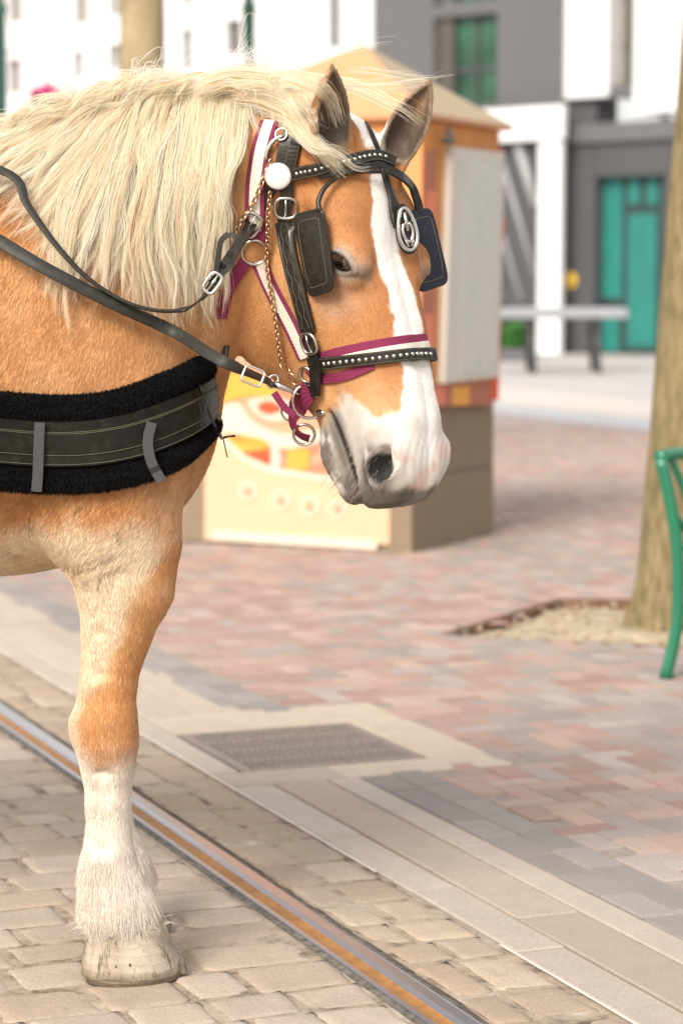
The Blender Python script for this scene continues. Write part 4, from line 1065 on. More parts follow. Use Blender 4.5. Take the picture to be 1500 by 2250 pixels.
    pk = sst(0, .012, .030 - np.abs(w - .004 - .10 * (u - .70)) + jb * 2) * sst(.685, .712, u + jb * 3) * hm * sst(-.13, -.10, v); c = mx(c, 'pink', pk * (.35 + .65 * n2) * (1 - sst(.735, .750, u + jb)))
    c = mx(c, 'black', hm * (1 - sst(.024, .040, np.sqrt(((u - NOS[0] - .012)) ** 2 + (v - NOS[1] + .010) ** 2))) * (aw > .02) * .96)
    pkn = hm * (1 - sst(.010, .022, np.sqrt((u - NOS[0] + .006) ** 2 + (v - NOS[1] - .042) ** 2))) * (aw > .02); c = mx(c, 'pink', pkn * sst(.35, .5, n2) * .6)
    # eye surround
    au = ((u - EYE[0]) + (v - EYE[1])) * .7071; bu = ((v - EYE[1]) - (u - EYE[0])) * .7071
    e = np.sqrt((au / 1.5) ** 2 + bu ** 2); near = hm * (aw > .07)
    c = mx(c, 'cream', near * (1 - sst(.032, .050, e + (n2 - .5) * .03)) * sst(-.03, .01, au + .3 * bu) * .22)
    c = mx(c, 'grey', near * (1 - sst(.020, .036, e + (n2 - .5) * .02)) * .85)
    c = mx(c, 'lip', near * (1 - sst(.015, .024, e + (n2 - .5) * .008)) * .97)
    c = mx(c, 'lip', near * (1 - sst(.006, .014, np.sqrt((au - .038) ** 2 + (bu * .8) ** 2))) * .45)
    # ears
    for E in EARS:
        b, ax, o, s_, Ln, side = E; d = P - b; t = d @ ax / Ln; x = d @ s_; y = d @ o + .018 * np.clip(t, 0, 1) ** 2
        r = np.interp(t, EPR[:, 0], EPR[:, 1]) * (1 if side > 0 else .88); rr = np.sqrt(x * x + (y * 1.15) ** 2)
        isin = (t > -.05) & (t < 1.05) & (rr < .08)
        inner = isin * sst(.004, .0075, r - rr) * sst(0.0, .10, t + .2 * (-y / .04)); m = inner
        c = mx(c, 'earup', isin * sst(.0, .004, r - rr + .002) * (y > -.012) * .9)
        c = mx(c, 'earin', m * (.95 - .45 * sst(.35, .9, t)))
    return np.clip(c * (.90 + .20 * n3)[:, None], 0, 1)
HC_ = coat(HV)

def mesh_np(name, V, F, mat, col=None, parent=None, smooth=True, origin=(0, 0, 0)):
    me = bpy.data.meshes.new(name); V = V - np.array(origin)
    me.vertices.add(len(V)); me.vertices.foreach_set('co', V.astype(np.float32).ravel())
    me.loops.add(F.size); me.loops.foreach_set('vertex_index', F.astype(np.int32).ravel())
    me.polygons.add(len(F)); me.polygons.foreach_set('loop_start', np.arange(0, F.size, F.shape[1], dtype=np.int32)); me.polygons.foreach_set('loop_total', np.full(len(F), F.shape[1], np.int32))
    me.update(calc_edges=True); me.polygons.foreach_set('use_smooth', [smooth] * len(F))
    if col is not None:
        a = me.color_attributes.new('coat', 'FLOAT_COLOR', 'POINT'); a.data.foreach_set('color', np.c_[col, np.ones(len(col))].astype(np.float32).ravel())
    me.materials.append(mat); o = bpy.data.objects.new(name, me); o.location = origin
    C.objects.link(o)
    if parent is not None: o.parent = parent; o.location = Vector(origin) - parent.location
    return o
mc = Mat('horse_coat', rough=.62, spec=.22); mc.base(mc.attr('coat').outputs['Color'])
mc.bump(mc.noise(220, 3, .6), .25, .002)
MATS['horse_coat'] = mc.m
HORG = (-.5, YC, 0)
horse_mb_parent = None
horse = mesh_np('horse', HV, HFc, mc.m, HC_, origin=HORG)
tag(horse, 'tan draft horse with cream mane and white blaze standing beside the tram rail', 'horse')

bvh = BVHTree.FromPolygons([tuple(v) for v in HV.tolist()], HFc.tolist())
def cast(px, py):
    r = ray(px, py).normalized(); h = bvh.ray_cast(Vector((0, 0, HC)), r)
    return (h[0], h[1] if h[1].dot(r) < 0 else -h[1]) if h[0] is not None else (None, None)
# smooth normals
def vnormals(V, F):
    n = np.cross(V[F[:, 2]] - V[F[:, 0]], V[F[:, 3]] - V[F[:, 1]]); N = np.zeros_like(V)
    for k in range(4): np.add.at(N, F[:, k], n)
    return N / (np.linalg.norm(N, axis=1)[:, None] + 1e-12)
HNv = vnormals(HV, HFc)

def hair_obj(name, PTS, RAD, COL, mat, parent, origin):
    """PTS (n, k, 3) world, RAD (k,) or (n, k), COL (n, 3)"""
    n, k, _ = PTS.shape
    hc = bpy.data.hair_curves.new(name); hc.add_curves([k] * n)
    hc.attributes['position'].data.foreach_set('vector', (PTS - np.array(origin)).astype(np.float32).ravel())
    ra = hc.attributes.get('radius') or hc.attributes.new('radius', 'FLOAT', 'POINT')
    R = np.broadcast_to(RAD, (n, k)).astype(np.float32); ra.data.foreach_set('value', R.ravel().copy())
    ca = hc.attributes.new('hcol', 'FLOAT_COLOR', 'CURVE'); ca.data.foreach_set('color', np.c_[COL, np.ones(n)].astype(np.float32).ravel())
    hc.materials.append(mat); o = bpy.data.objects.new(name, hc); C.objects.link(o)
    o.parent = parent; o.location = Vector(origin) - parent.location
    return o
mf = Mat('coat_hair', rough=.5, spec=.3); mf.base(mf.attr('hcol').outputs['Color']); MATS['coat_hair'] = mf.m
RNG = np.random.RandomState(11)
def fur():
    V, F = HV, HFc
    cen = V[F].mean(1); nr = HNv[F[:, 0]]
    area = np.linalg.norm(np.cross(V[F[:, 2]] - V[F[:, 0]], V[F[:, 3]] - V[F[:, 1]]), axis=1) / 2
    u, v, w = hloc(cen); head = (u > -.05) & (cen[:, 0] > -.32) & (cen[:, 2] > .86) & (head_loft(u, v, w) < .055)
    wgt = area * (nr[:, 1] < .35) * (cen[:, 0] > -.80) * np.where(head, 3.2, 1.0) * np.where(cen[:, 2] < .55, 1.6, 1.0)
    wgt *= np.where(cen[:, 1] > 5.2, .25, 1.0)
    aw = np.abs(w)
    # bare skin: nostril, eye, lips
    nos = head & (np.sqrt((u - NOS[0]) ** 2 + (v - NOS[1]) ** 2) < .036) & (aw < .108)
    e = np.sqrt((u - EYE[0]) ** 2 + (v - EYE[1]) ** 2); eye = head & (e < .027) & (aw > .07)
    wgt[nos | eye] = 0
    N = NFUR
    idx = RNG.choice(len(F), N, p=wgt / wgt.sum())
    b = RNG.rand(N, 2); q = V[F[idx]]
    P = (q[:, 0] * (1 - b[:, :1]) + q[:, 1] * b[:, :1]) * (1 - b[:, 1:]) + (q[:, 3] * (1 - b[:, :1]) + q[:, 2] * b[:, :1]) * b[:, 1:]
    n = HNv[F[idx]].mean(1); n /= np.linalg.norm(n, axis=1)[:, None]
    c = coat(P); u, v, w = hloc(P); hd = head[idx]; yy = 620 + (HC - P[:, 2]) * 1084; xx = 750 + P[:, 0] * 1084
    ln = np.full(N, .015); ln[hd] = .0070
    lowu = sst(.52, .64, u); ln = np.where(hd, ln * (1 - .45 * lowu), ln)
    ln = ln * np.where(yy > 1240, .95, 1.0)
    fe = sst(1830, 1960, yy); ln = ln + fe * .024 * RNG.uniform(.5, 1.3, N)
    # flow
    fl = np.tile(np.array([-.40, 0, -.92]), (N, 1))
    sw = vnoise(P, 2.2, 2, 5.) - .5; sw2 = vnoise(P, 2.2, 2, 45.) - .5
    fl += np.stack([sw * 1.5, sw2 * 0, sw2 * 1.0], 1)
    fl[yy > 1250] = (0.03, 0, -1.)
    fh = hA * .9 - hN * .5 * 1.0; fh = np.tile(fh, (N, 1)); fh = fh - hN * (sst(-.03, -.20, v))[:, None] * .9
    fh = np.where((u > .45)[:, None], hA + 0 * fh, fh) + hL * (np.sign(w) * sst(.05, .0, np.abs(w)) * .6)[:, None]
    fl = np.where(hd[:, None], fh, fl)
    for E in EARS:
        bb, ax, o_, s_, Ln, side = E; d = P - bb; t = d @ ax / Ln; rr = np.linalg.norm(d - (d @ ax)[:, None] * ax, axis=1); m = (t > -.1) & (rr < .06) & (t < 1.1)
        fl[m] = ax; ln[m] = .009
    fl = fl + RNG.randn(N, 3) * .16
    fl -= n * (fl * n).sum(1)[:, None]; fl /= np.linalg.norm(fl, axis=1)[:, None] + 1e-9
    ln = ln * RNG.uniform(.6, 1.3, N)
    lift = RNG.uniform(.12, .30, N)
    t = np.linspace(0, 1, 4)
    PTS = P[:, None] - n[:, None] * .0006 + fl[:, None] * (t[None, :, None] * ln[:, None, None]) + n[:, None] * ((t * (1 - .45 * t))[None, :, None] * (ln * lift)[:, None, None])
    PTS[:, :, 2] -= (t ** 2)[None] * (ln * .15 * fe)[:, None]
    PTS[:, :, 2] = np.maximum(PTS[:, :, 2], .092 + .02 * np.sin(P[:, 0] * 90)[:, None] * (yy < 3000)[:, None] * np.array([0, .3, .6, 1])[None])
    c = c * RNG.uniform(.80, 1.20, N)[:, None]; c = np.clip(c, 0, .95)
    RAD = np.array([.00034, .00032, .00024, .00008])[None] * np.where(hd, .68, 1.1)[:, None]
    return hair_obj('coat_hair', PTS, RAD, c, mf.m, horse, HORG)
NFUR = 360000
fur()

# whiskers, lashes and long hairs under the jaw
def whiskers():
    W_ = []
    for i in range(150):
        k = i % 5; sg = -1 if i % 7 == 0 else 1
        if k < 3: u_, v_, w_, d_, ln = RNG.uniform(.62, .74), RNG.uniform(-.22, -.12), sg * RNG.uniform(.02, .09), hA * .5 + hL * sg * .6 - hN * .5, RNG.uniform(.012, .035)
        elif k == 3: u_, v_, w_, d_, ln = RNG.uniform(.66, .73), RNG.uniform(-.10, -.03), sg * RNG.uniform(.06, .11), hL * sg + hA * .6, RNG.uniform(.010, .022)
        else: u_, v_, w_, d_, ln = RNG.uniform(.22, .50), RNG.uniform(-.45, -.34), sg * RNG.uniform(.0, .05), -hN * .8 + hA * .7, RNG.uniform(.012, .03)
        q = bvh.find_nearest(hw(u_, v_, w_)); p = np.array(q[0]); n = np.array(q[1]); d_ = d_ + RNG.randn(3) * .3; d_ /= np.linalg.norm(d_)
        if (d_ @ n) < .15: d_ = d_ + n * .6
        t = np.linspace(0, 1, 6)[:, None]; W_.append(p + d_ * ln * t + np.array([0, 0, -.25]) * ln * t ** 2)
    for i in range(46):
        f = RNG.rand(); au = -.026 + .052 * f; bt = .016 * (1 - (2 * f - 1) ** 2) + .002; c0 = hw(EYE[0] + (au - bt) * .7071, EYE[1] + (au + bt) * .7071, EYE[2] + .036)
        q = bvh.find_nearest(c0); p = np.array(q[0]); d_ = hL * .9 - hA * .1 + hN * .5 + hA * .35 + RNG.randn(3) * .12; t = np.linspace(0, 1, 6)[:, None]; W_.append(p + d_ * .020 * t + np.array([0, 0, -.010]) * t ** 2)
    n = len(W_); col = np.tile([.30, .26, .22], (n, 1)); col[-46:] = (.12, .06, .03)
    hair_obj('whiskers', np.stack(W_), np.array([.00035, .0003, .00028, .00024, .0002, .0001]), col, mf.m, horse, HORG)
whiskers()
# ================================================================== eyes, hooves, mane
simple('eye', (.012, .008, .006), .06, spec=.8, coat=1.0)
mk = Mat('hoof_horn', rough=.7); h1 = mk.noise(14, 5, .6); 
wv = mk.n('ShaderNodeTexWave', wave_type='BANDS', bands_direction='Z'); wv.inputs['Scale'].default_value = 18; wv.inputs['Distortion'].default_value = 5; wv.inputs['Detail'].default_value = 3
mk.l(mk.tc(), wv.inputs['Vector'])
mk.base(mk.mix(mk.math('MULTIPLY', mk.math('GREATER_THAN', wv.outputs['Fac'], .93), .25), mk.ramp(h1, [(.3, (.25, .19, .135)), (.5, (.39, .325, .25)), (.7, (.50, .44, .36))]), (.24, .18, .12)))
mk.bump(mk.math('ADD', mk.math('MULTIPLY', wv.outputs['Fac'], .25), mk.noise(50, 4, .6)), .5, .003); MATS['hoof_horn'] = mk.m
# hoofcrack: fine dark vertical cracks and scuffed patches in the horn
_mp = mk.n('ShaderNodeMapping'); _mp.inputs['Scale'].default_value = (26, 26, 4.5); mk.l(mk.tc(), _mp.inputs['Vector']); _n = mk.noise(1.6, 5, .75, _mp.outputs[0], .4)
_src = mk.b.inputs['Base Color'].links[0].from_socket; _c = mk.mix(mk.ramp(_n, [(.38, (1, 1, 1)), (.46, (0, 0, 0))]), _src, (.13, .09, .06)); mk.base(_c)
simple('shoe_iron', (.16, .12, .085), .55, metal=.6, vary=.3, vs=60)
for sg in (1, -1):
    c = hw(EYE[0], EYE[1], sg * (EYE[2] + .0085))
    mb = MB(); M = Matrix.Translation(c)
    prof = [(.0255 * math.sin(math.pi * i / 16) + 1e-5, -.0255 * math.cos(math.pi * i / 16)) for i in range(17)]
    mb.lathe(prof, M, 24).build('eye', 'eye', horse, origin=c)
def hoof(cx, cy, sc=1.0):
    """hoof at ground point, toe towards +x; ring table (z, toe x, heel x, half width)"""
    rings = [(.010, .108, -.098, .092), (.030, .104, -.096, .089), (.055, .094, -.093, .085), (.080, .084, -.089, .080), (.104, .074, -.084, .076), (.118, .066, -.078, .070), (.126, .050, -.062, .056)]
    mb = MB(); n = 40; vs, fs = [], []
    rnd = random.Random(3)
    for z, tx, hx, hwd in rings:
        for k in range(n):
            a = 2 * math.pi * k / n; ca, sa = math.cos(a), math.sin(a)
            ex = (tx if ca > 0 else -hx); x = ex * (abs(ca) ** .85) * (1 if ca > 0 else -1); y = hwd * (abs(sa) ** .9) * (1 if sa > 0 else -1)
            if ca < -.8: x += .012 * (1 - abs(sa) * 1.6)
            jt = 1 + .010 * math.sin(k * 1.7 + z * 60) + rnd.uniform(-.004, .004)
            zz = z + (.010 * max(0, ca) if z > .1 else 0) - (.012 * abs(sa) if z > .1 else 0)
            vs.append((cx + x * sc * jt, cy + y * sc * jt, zz * sc))
    m = len(rings)
    for i in range(m - 1):
        for k in range(n): k2 = (k + 1) % n; fs.append((i * n + k, i * n + k2, (i + 1) * n + k2, (i + 1) * n + k))
    fs.append(tuple(range(n - 1, -1, -1))); fs.append(tuple((m - 1) * n + k for k in range(n)))
    mb.add(vs, fs, 0, True); ho = mb.build('hoof', 'hoof_horn', horse, origin=(cx, cy, 0))
    sh = MB(); R = []
    for k in range(26):
        a = math.radians(-140 + 280 * k / 25); R.append((cx + (.100 if math.cos(a) > 0 else .088) * math.cos(a) * sc, cy + .084 * math.sin(a) * sc, .0))
    sh.ribbon(R, [(0, 0, 1)] * 26, .026, .011); 
    toe = [(cx + .112 * sc, cy - .02, .004), (cx + .117 * sc, cy - .012, .020), (cx + .112 * sc, cy + .0, .036), (cx + .117 * sc, cy + .012, .020), (cx + .112 * sc, cy + .02, .004)]
    sh.add([(cx + .104 * sc, cy - .022, .006), (cx + .119 * sc, cy - .020, .006), (cx + .113 * sc, cy, .034), (cx + .096 * sc, cy, .034), (cx + .104 * sc, cy + .022, .006), (cx + .119 * sc, cy + .020, .006)],
           [(0, 1, 2, 3), (3, 2, 5, 4), (1, 5, 2), (0, 3, 4), (0, 4, 5, 1)])
    sh.build('horseshoe', 'shoe_iron', ho)
    for a in (-115, -98, -82, -62):
        nl = MB(); nl.box((cx + .099 * math.cos(math.radians(a)) * sc, cy + .0865 * math.sin(math.radians(a)) * sc, .036 + .004 * (a % 3)), (.0045, .0045, .007), bev=.001)
        nl.build('nail', 'shoe_iron', ho)
    return ho
hg = at(276, 2060, YL)
hoof(hg.x + .003, YL - .004, 1.04)
hf = at(276, 2060, YR); hoof(hg.x - .040, YR, .93)
for Y in (4.95, 5.25): hoof(at(-1455, 2060, Y).x, Y, .98)

# ---- mane
mm = Mat('mane_hair', rough=.42, spec=.4); mm.base(mm.attr('hcol').outputs['Color']); MATS['mane_hair'] = mm.m
tr_ = mm.n('ShaderNodeBsdfTranslucent'); mm.l(mm.attr('hcol').outputs['Color'], tr_.inputs[0]); ms_ = mm.n('ShaderNodeMixShader'); ms_.inputs[0].default_value = .38
mm.l(mm.b.outputs[0], ms_.inputs[1]); mm.l(tr_.outputs[0], ms_.inputs[2]); mm.l(ms_.outputs[0], mm.t.nodes['Material Output'].inputs[0])
def surfY(px, py):
    h, n = cast(px, py); return h.y if h is not None else None
GUIDES = [
 [(60, 285), (10, 300), (-60, 345), (-130, 420)],
 [(130, 250), (70, 275), (-10, 340), (-80, 430)],
 [(200, 222), (120, 270), (30, 345), (-60, 420)],
 [(260, 200), (170, 265), (80, 345), (-10, 400), (-60, 470)],
 [(290, 195), (205, 280), (130, 370), (60, 450), (-10, 510)],
 [(300, 195), (225, 290), (165, 390), (110, 480), (60, 540)],
 [(310, 190), (235, 290), (180, 400), (140, 520), (122, 650), (128, 770)],
 [(330, 185), (265, 290), (220, 400), (190, 500), (165, 590), (150, 660)],
 [(345, 180), (290, 300), (255, 420), (232, 520), (215, 610), (200, 690)],
 [(365, 178), (320, 300), (290, 430), (272, 530), (256, 620), (240, 680)],
 [(385, 178), (345, 300), (320, 430), (305, 540), (303, 640), (312, 720)],
 [(410, 178), (380, 300), (360, 430), (356, 540), (378, 650), (402, 745)],
 [(440, 180), (415, 300), (400, 430), (395, 550), (402, 650), (398, 720)],
 [(470, 182), (450, 300), (440, 430), (435, 550), (440, 650), (452, 720)],
 [(505, 190), (485, 300), (475, 430), (465, 550), (462, 650), (485, 735)],
 [(550, 200), (520, 280), (500, 400), (490, 500), (478, 600), (470, 680)]]
GR = [np.array(crom(g, 24)) for g in GUIDES]
YSG = {}
def surf_grid(px, py):
    k = (int(px // 12), int(py // 12))
    if k not in YSG:
        y = surfY(k[0] * 12 + 6, k[1] * 12 + 6); YSG[k] = y
    return YSG[k]
KH = [np.array(c) for c in ((.95, .82, .62), (.96, .89, .74), (.92, .74, .50), (.96, .92, .84), (.74, .48, .24))]
HP, HR, HCOL = [], [], []
KP = 26
def strands(path, n, spread, liftr, tipspread=.25, wave=.004, col=None, rad=.00025, jl=.18, defY=YC, root=.16):
    """path (k,2 or 3) photo pixels; makes n hairs round it"""
    path = np.array(path, float); base = np.array(crom(path[:, :2], KP)); ysx = np.array(crom(path, KP))[:, 2] if path.shape[1] > 2 else None
    ys = []
    for (x, y) in base:
        s_ = surf_grid(x, y); ys.append(s_ if s_ is not None else np.nan)
    ys = np.array(ys); ok = ~np.isnan(ys)
    if ok.any(): ys = np.interp(np.arange(KP), np.nonzero(ok)[0], ys[ok])
    else: ys[:] = defY
    if ysx is not None: ys = ysx
    ys = np.convolve(np.r_[ys[0], ys[0], ys, ys[-1], ys[-1]], np.ones(5) / 5, 'valid')
    t = np.linspace(0, 1, KP)
    lift = np.interp(t, [0, .15, .5, 1], liftr)
    tan = np.gradient(base, axis=0); tan /= np.linalg.norm(tan, axis=1)[:, None] + 1e-9; nrm = np.stack([-tan[:, 1], tan[:, 0]], 1)
    ph = RNG.rand() * 6.28; fr = RNG.uniform(1.0, 2.2); ph2 = RNG.rand() * 6.28; fr2 = RNG.uniform(24, 44)
    for i in range(n):
        a = RNG.randn() * .5; b = RNG.randn() * .5; cut = 1 - abs(RNG.randn()) * jl
        cut = max(.35, cut)
        prof = 1 - (1 - tipspread) * t ** 1.3
        off = a * spread * prof + wave * 1084 * (np.sin(t * fr * 6.28 + ph) * .8 + np.sin(t * fr2 + ph2) * .16 + np.sin(t * 31 + RNG.rand() * 6) * .12 * RNG.rand()) * t
        fly = RNG.randn() * 16 * t ** 2 * (RNG.rand() < .25)
        p2 = base + nrm * (off + fly)[:, None]
        yy_ = ys - lift - b * spread / 1084 * .8 * prof
        t0_ = root * RNG.rand(); tt = t0_ + t * (cut - t0_)
        X = np.stack([np.interp(tt, t, p2[:, 0]), np.interp(tt, t, p2[:, 1]), np.interp(tt, t, yy_)], 1)
        # photo px + depth -> world
        rx = (X[:, 0] - 750) / FPX; ry = (1125 - X[:, 1]) / FPX
        d = np.stack([rx, cP + ry * sP, -sP + ry * cP], 1); k = X[:, 2] / d[:, 1]
        HP.append(np.stack([d[:, 0] * k, X[:, 2], HC + d[:, 2] * k], 1))
        c_ = col if col is not None else KH[RNG.choice(5, p=[.36, .28, .12, .18, .06])]
        HCOL.append(np.clip(c_ * RNG.uniform(.85, 1.12), 0, .92))
        HR.append(rad * RNG.uniform(.8, 1.3) * np.interp(t, [0, .06, .7, 1], [.4, 1, .9, .3]))
# under layer (deep) and outer layer
for layer, nl, l0, l1 in ((0, 110, .008, .018), (1, 150, .026, .040), (2, 110, .042, .060)):
    for i in range(nl):
        g = (i + RNG.rand()) / nl * (len(GR) - 1); a = int(g); f = g - a
        f2 = f + RNG.randn() * .12
        p = GR[a] * (1 - f2) + GR[min(a + 1, len(GR) - 1)] * f2
        L_ = min(1.0, RNG.uniform(.62, 1.12)) if layer else RNG.uniform(.5, .85)
        kk = np.linspace(0, L_, 8) * 23; p = np.stack([np.interp(kk, np.arange(24), p[:, j]) for j in (0, 1)], 1)
        p[1:, 0] += np.cumsum(RNG.randn(7)) * 4.0; wv_ = RNG.uniform(3, 11) * (1 if layer else .4); p[1:, 0] += wv_ * np.sin(np.arange(1, 8) * RNG.uniform(.9, 1.6) + RNG.rand() * 6.28)
        shade = KH[RNG.choice(5, p=[.34, .28, .14, .18, .06])] * RNG.uniform(.9, 1.06)
        if layer == 0: shade = KH[4] * RNG.uniform(.8, 1.15)  # depth shade painted in: under layer strands tinted brown
        n0 = len(HP); strands(p, 54 if layer else 30, RNG.uniform(8, 20), [l0 * .3, l0, l1, l0 * .8], tipspread=RNG.uniform(.10, .38), wave=RNG.uniform(.006, .020), col=None)
        for q in range(n0, len(HP)): HCOL[q] = np.clip(HCOL[q] * .55 + shade * .45, 0, .9)
# forelock and the swept tuft between poll and browband
def fy(x, y, l=.02):                     # depth of the skull below the ear at this column
    q = cast(x, max(y, 352 if x > 660 else y))[0]; return (q.y if q is not None else 4.96) - l
for pth, n, sp, lf in (
    ([(540, 215, 5.02), (600, 232, 4.98), (655, 292, fy(655, 300)), (710, 330, fy(710, 330)), (755, 375, fy(755, 375))], 150, 22, .01),
    ([(560, 195, 5.02), (620, 215, 4.97), (660, 288, fy(660, 288)), (712, 332, fy(712, 332)), (765, 388, fy(765, 388))], 170, 22, .01),
    ([(480, 190, 5.0), (560, 180, 5.0), (625, 215, 4.97), (664, 282, fy(664, 290)), (722, 345, fy(722, 345))], 190, 26, .015),
    ([(500, 210, 4.99), (570, 220, 4.97), (630, 248, fy(630, 248)), (680, 300, fy(680, 300)), (740, 352, fy(740, 352))], 170, 22, .01),
    ([(570, 238, fy(570, 238)), (625, 258, fy(625, 258)), (665, 298, fy(665, 298)), (700, 330, fy(700, 330)), (730, 350, fy(730, 350))], 90, 16, .008),
    ([(430, 195, 4.99), (500, 172, 5.0), (580, 172, 4.99), (635, 200, 4.99), (672, 240, 4.99)], 240, 26, .02),
    ([(640, 275, fy(640, 275, .03)), (685, 325, fy(685, 325, .03)), (730, 335, fy(730, 335, .04)), (780, 365, fy(780, 365, .04)), (820, 372, fy(820, 372, .03))], 40, 14, .02),
    ([(470, 175, 5.02), (560, 165, 5.02), (680, 172, 5.02), (790, 190, 5.0), (930, 186, 4.97)], 60, 22, .0),
    ([(500, 180, 5.02), (620, 170, 5.02), (760, 185, 5.02), (860, 182, 5.0), (1000, 168, 4.96)], 14, 12, .0),
    ([(640, 190, 5.02), (720, 185, 5.02), (800, 200, 5.0), (880, 240, 4.93), (930, 285, 4.90)], 34, 26, .01)):
    strands(pth, n, sp, [lf] * 4, tipspread=.45, wave=.004, jl=.2)
# swirls lying along the crest
for i in range(120):
    x0 = RNG.uniform(0, 620); y0 = np.interp(x0, [0, 60, 150, 300, 450, 620], [330, 275, 235, 200, 190, 190]) + RNG.uniform(-8, 30)
    dx = RNG.uniform(60, 150) * (-1 if x0 < 420 else RNG.choice([-1, 1])); up = RNG.uniform(-28, 10)
    strands([(x0, y0), (x0 + dx * .35, y0 + up), (x0 + dx * .7, y0 + up * .8 + 10), (x0 + dx, y0 + RNG.uniform(25, 90))], 34, RNG.uniform(10, 20), [.0, .02, .035, .03], tipspread=.5, wave=.005, jl=.2, defY=5.03)
# wind-blown flyaways above the crest
for i in range(560):
    x0 = RNG.uniform(-10, 640); y0 = np.interp(x0, [0, 60, 150, 300, 450, 640], [335, 280, 240, 205, 190, 195])
    h = abs(RNG.randn()) * 18 + 6; dx = RNG.uniform(-70, 60)
    if 250 < x0 < 380 or 480 < x0 < 600: h *= 2.2; dx = abs(dx) + 25
    cu = RNG.uniform(-40, 40)
    strands([(x0, y0 + 8), (x0 + dx * .3 + cu * .3, y0 - h * .6), (x0 + dx * .7 + cu, y0 - h), (x0 + dx * 1.2, y0 - h * RNG.uniform(.4, 1.4))], 2 if i % 3 else 4, 6, [0, 0, .01, .0], tipspread=1.2, wave=.006, col=KH[3] * RNG.uniform(.8, 1.05), rad=.00028, defY=5.05)
for pth in ([(490, 210), (505, 150), (535, 100), (560, 55)], [(500, 210), (520, 160), (545, 120), (552, 75)], [(440, 200), (480, 165), (540, 120), (600, 95)], [(560, 200), (640, 130), (760, 112), (885, 88)], [(760, 150), (850, 160), (940, 175), (975, 160)]):
    strands(pth, 9, 10, [0, 0, 0, 0], tipspread=.8, wave=.004, col=KH[3] * 1.0, rad=.00024, defY=5.0)
HPA = np.stack(HP); HRA = np.stack(HR); HCA = np.stack(HCOL)
mane = hair_obj('mane', HPA, HRA, HCA, mm.m, horse, HORG)

# tail (behind the frame) as hair too
TP = []
for i in range(900):
    a, b = RNG.randn(2) * .03; x0 = at(-1800, 500, YC)
    q = np.array([(x0.x + a * .4, YC + b * .4, 1.42), (x0.x - .12 + a, YC + b, 1.25), (x0.x - .16 + a * 2, YC + b * 2, .95), (x0.x - .13 + a * 2.2, YC + b * 2.2, .55 + abs(a) * 3)]); TP.append(np.array(crom(q, 10)))
hair_obj('tail', np.stack(TP), np.full(10, .0006), np.clip(KH[0] * RNG.uniform(.8, 1.1, (900, 1)), 0, 1), mm.m, horse, HORG)

# ================================================================== TACK
def leather(name, base, rough=.42, wear=(.16, .15, .125)):
    m = Mat(name, base, rough, spec=.5)
    m.b.inputs['Specular IOR Level'].default_value = .35
    m.base(m.mix(m.math('MULTIPLY', m.ramp(m.noise(38, 5, .7), [(.50, (0, 0, 0)), (.75, (1, 1, 1))]), .55), base, wear))
    m.rough(m.math('ADD', m.math('MULTIPLY', m.noise(60, 3), .3), rough - .12)); m.bump(m.noise(300, 3), .25, .001); MATS[name] = m.m
leather('black_leather', (.014, .012, .010), .34, (.07, .065, .055)); leather('worn_leather', (.018, .016, .012), .24, (.055, .048, .032)); leather('navy_leather', (.012, .014, .026), .5, (.03, .035, .055))
leather('rein_leather', (.028, .026, .022), .5, (.07, .066, .055)); leather('band_leather', (.007, .0065, .005), .36, (.035, .031, .022)); MATS['band_leather'].node_tree.nodes['Principled BSDF'].inputs['Specular IOR Level'].default_value = .22
simple('steel', (.62, .60, .56), .24, metal=1.0, vary=.12, vs=80); simple('brass', (.66, .43, .26), .26, metal=1.0, vary=.25, vs=120)
simple('white_disc', (.80, .79, .77), .28, metal=.35, vary=.05, vs=60, bump=.2)
def web(name, a, b):
    m = Mat(name, a, .8); wv = m.n('ShaderNodeTexWave', wave_type='BANDS', bands_direction='DIAGONAL'); wv.inputs['Scale'].default_value = 160
    m.l(m.tc(), wv.inputs['Vector']); m.base(m.mix(wv.outputs['Fac'], a, b)); m.bump(wv.outputs['Fac'], .5, .001); MATS[name] = m.m
web('magenta_web', (.15, .008, .045), (.25, .022, .082)); web('cream_web', (.66, .60, .50), (.74, .69, .60))
MATS['stitch'] = simple('stitch', (.15, .135, .095), .8).m

def surf(pts, n=24, lift=.002, smooth=3):
    """photo polyline laid on the horse: points and outward normals. A third value gives the depth where the line leaves the surface."""
    q = crom([(p[0], p[1]) for p in pts], n); has = [len(p) > 2 for p in pts]
    P, N = [], []
    for (x, y) in q:
        h, nn = cast(x, y)
        P.append(h); N.append(nn)
    ok = [i for i in range(n) if P[i] is not None]
    for i in range(n):
        if P[i] is None:
            if ok: j = min(ok, key=lambda k: abs(k - i)); P[i] = at(q[i][0], q[i][1], P[j].y); N[i] = N[j]
            else: P[i] = at(q[i][0], q[i][1], 4.87); N[i] = Vector((0, -1, 0))
    for _ in range(smooth):
        N = [(N[max(i - 1, 0)] + N[i] * 2 + N[min(i + 1, n - 1)]).normalized() for i in range(n)]
        P = [P[i] if i in (0, n - 1) else (P[i - 1] + P[i] * 2 + P[i + 1]) / 4 for i in range(n)]
    # keep clear of the coat after smoothing
    out = []
    for p, nn in zip(P, N):
        h = bvh.find_nearest(p); 
        if h[0] is not None:
            dd = (p - h[0]).dot(nn)
            if dd < .002: p = p + nn * (.002 - dd)
        out.append(p + nn * lift)
    return out, N
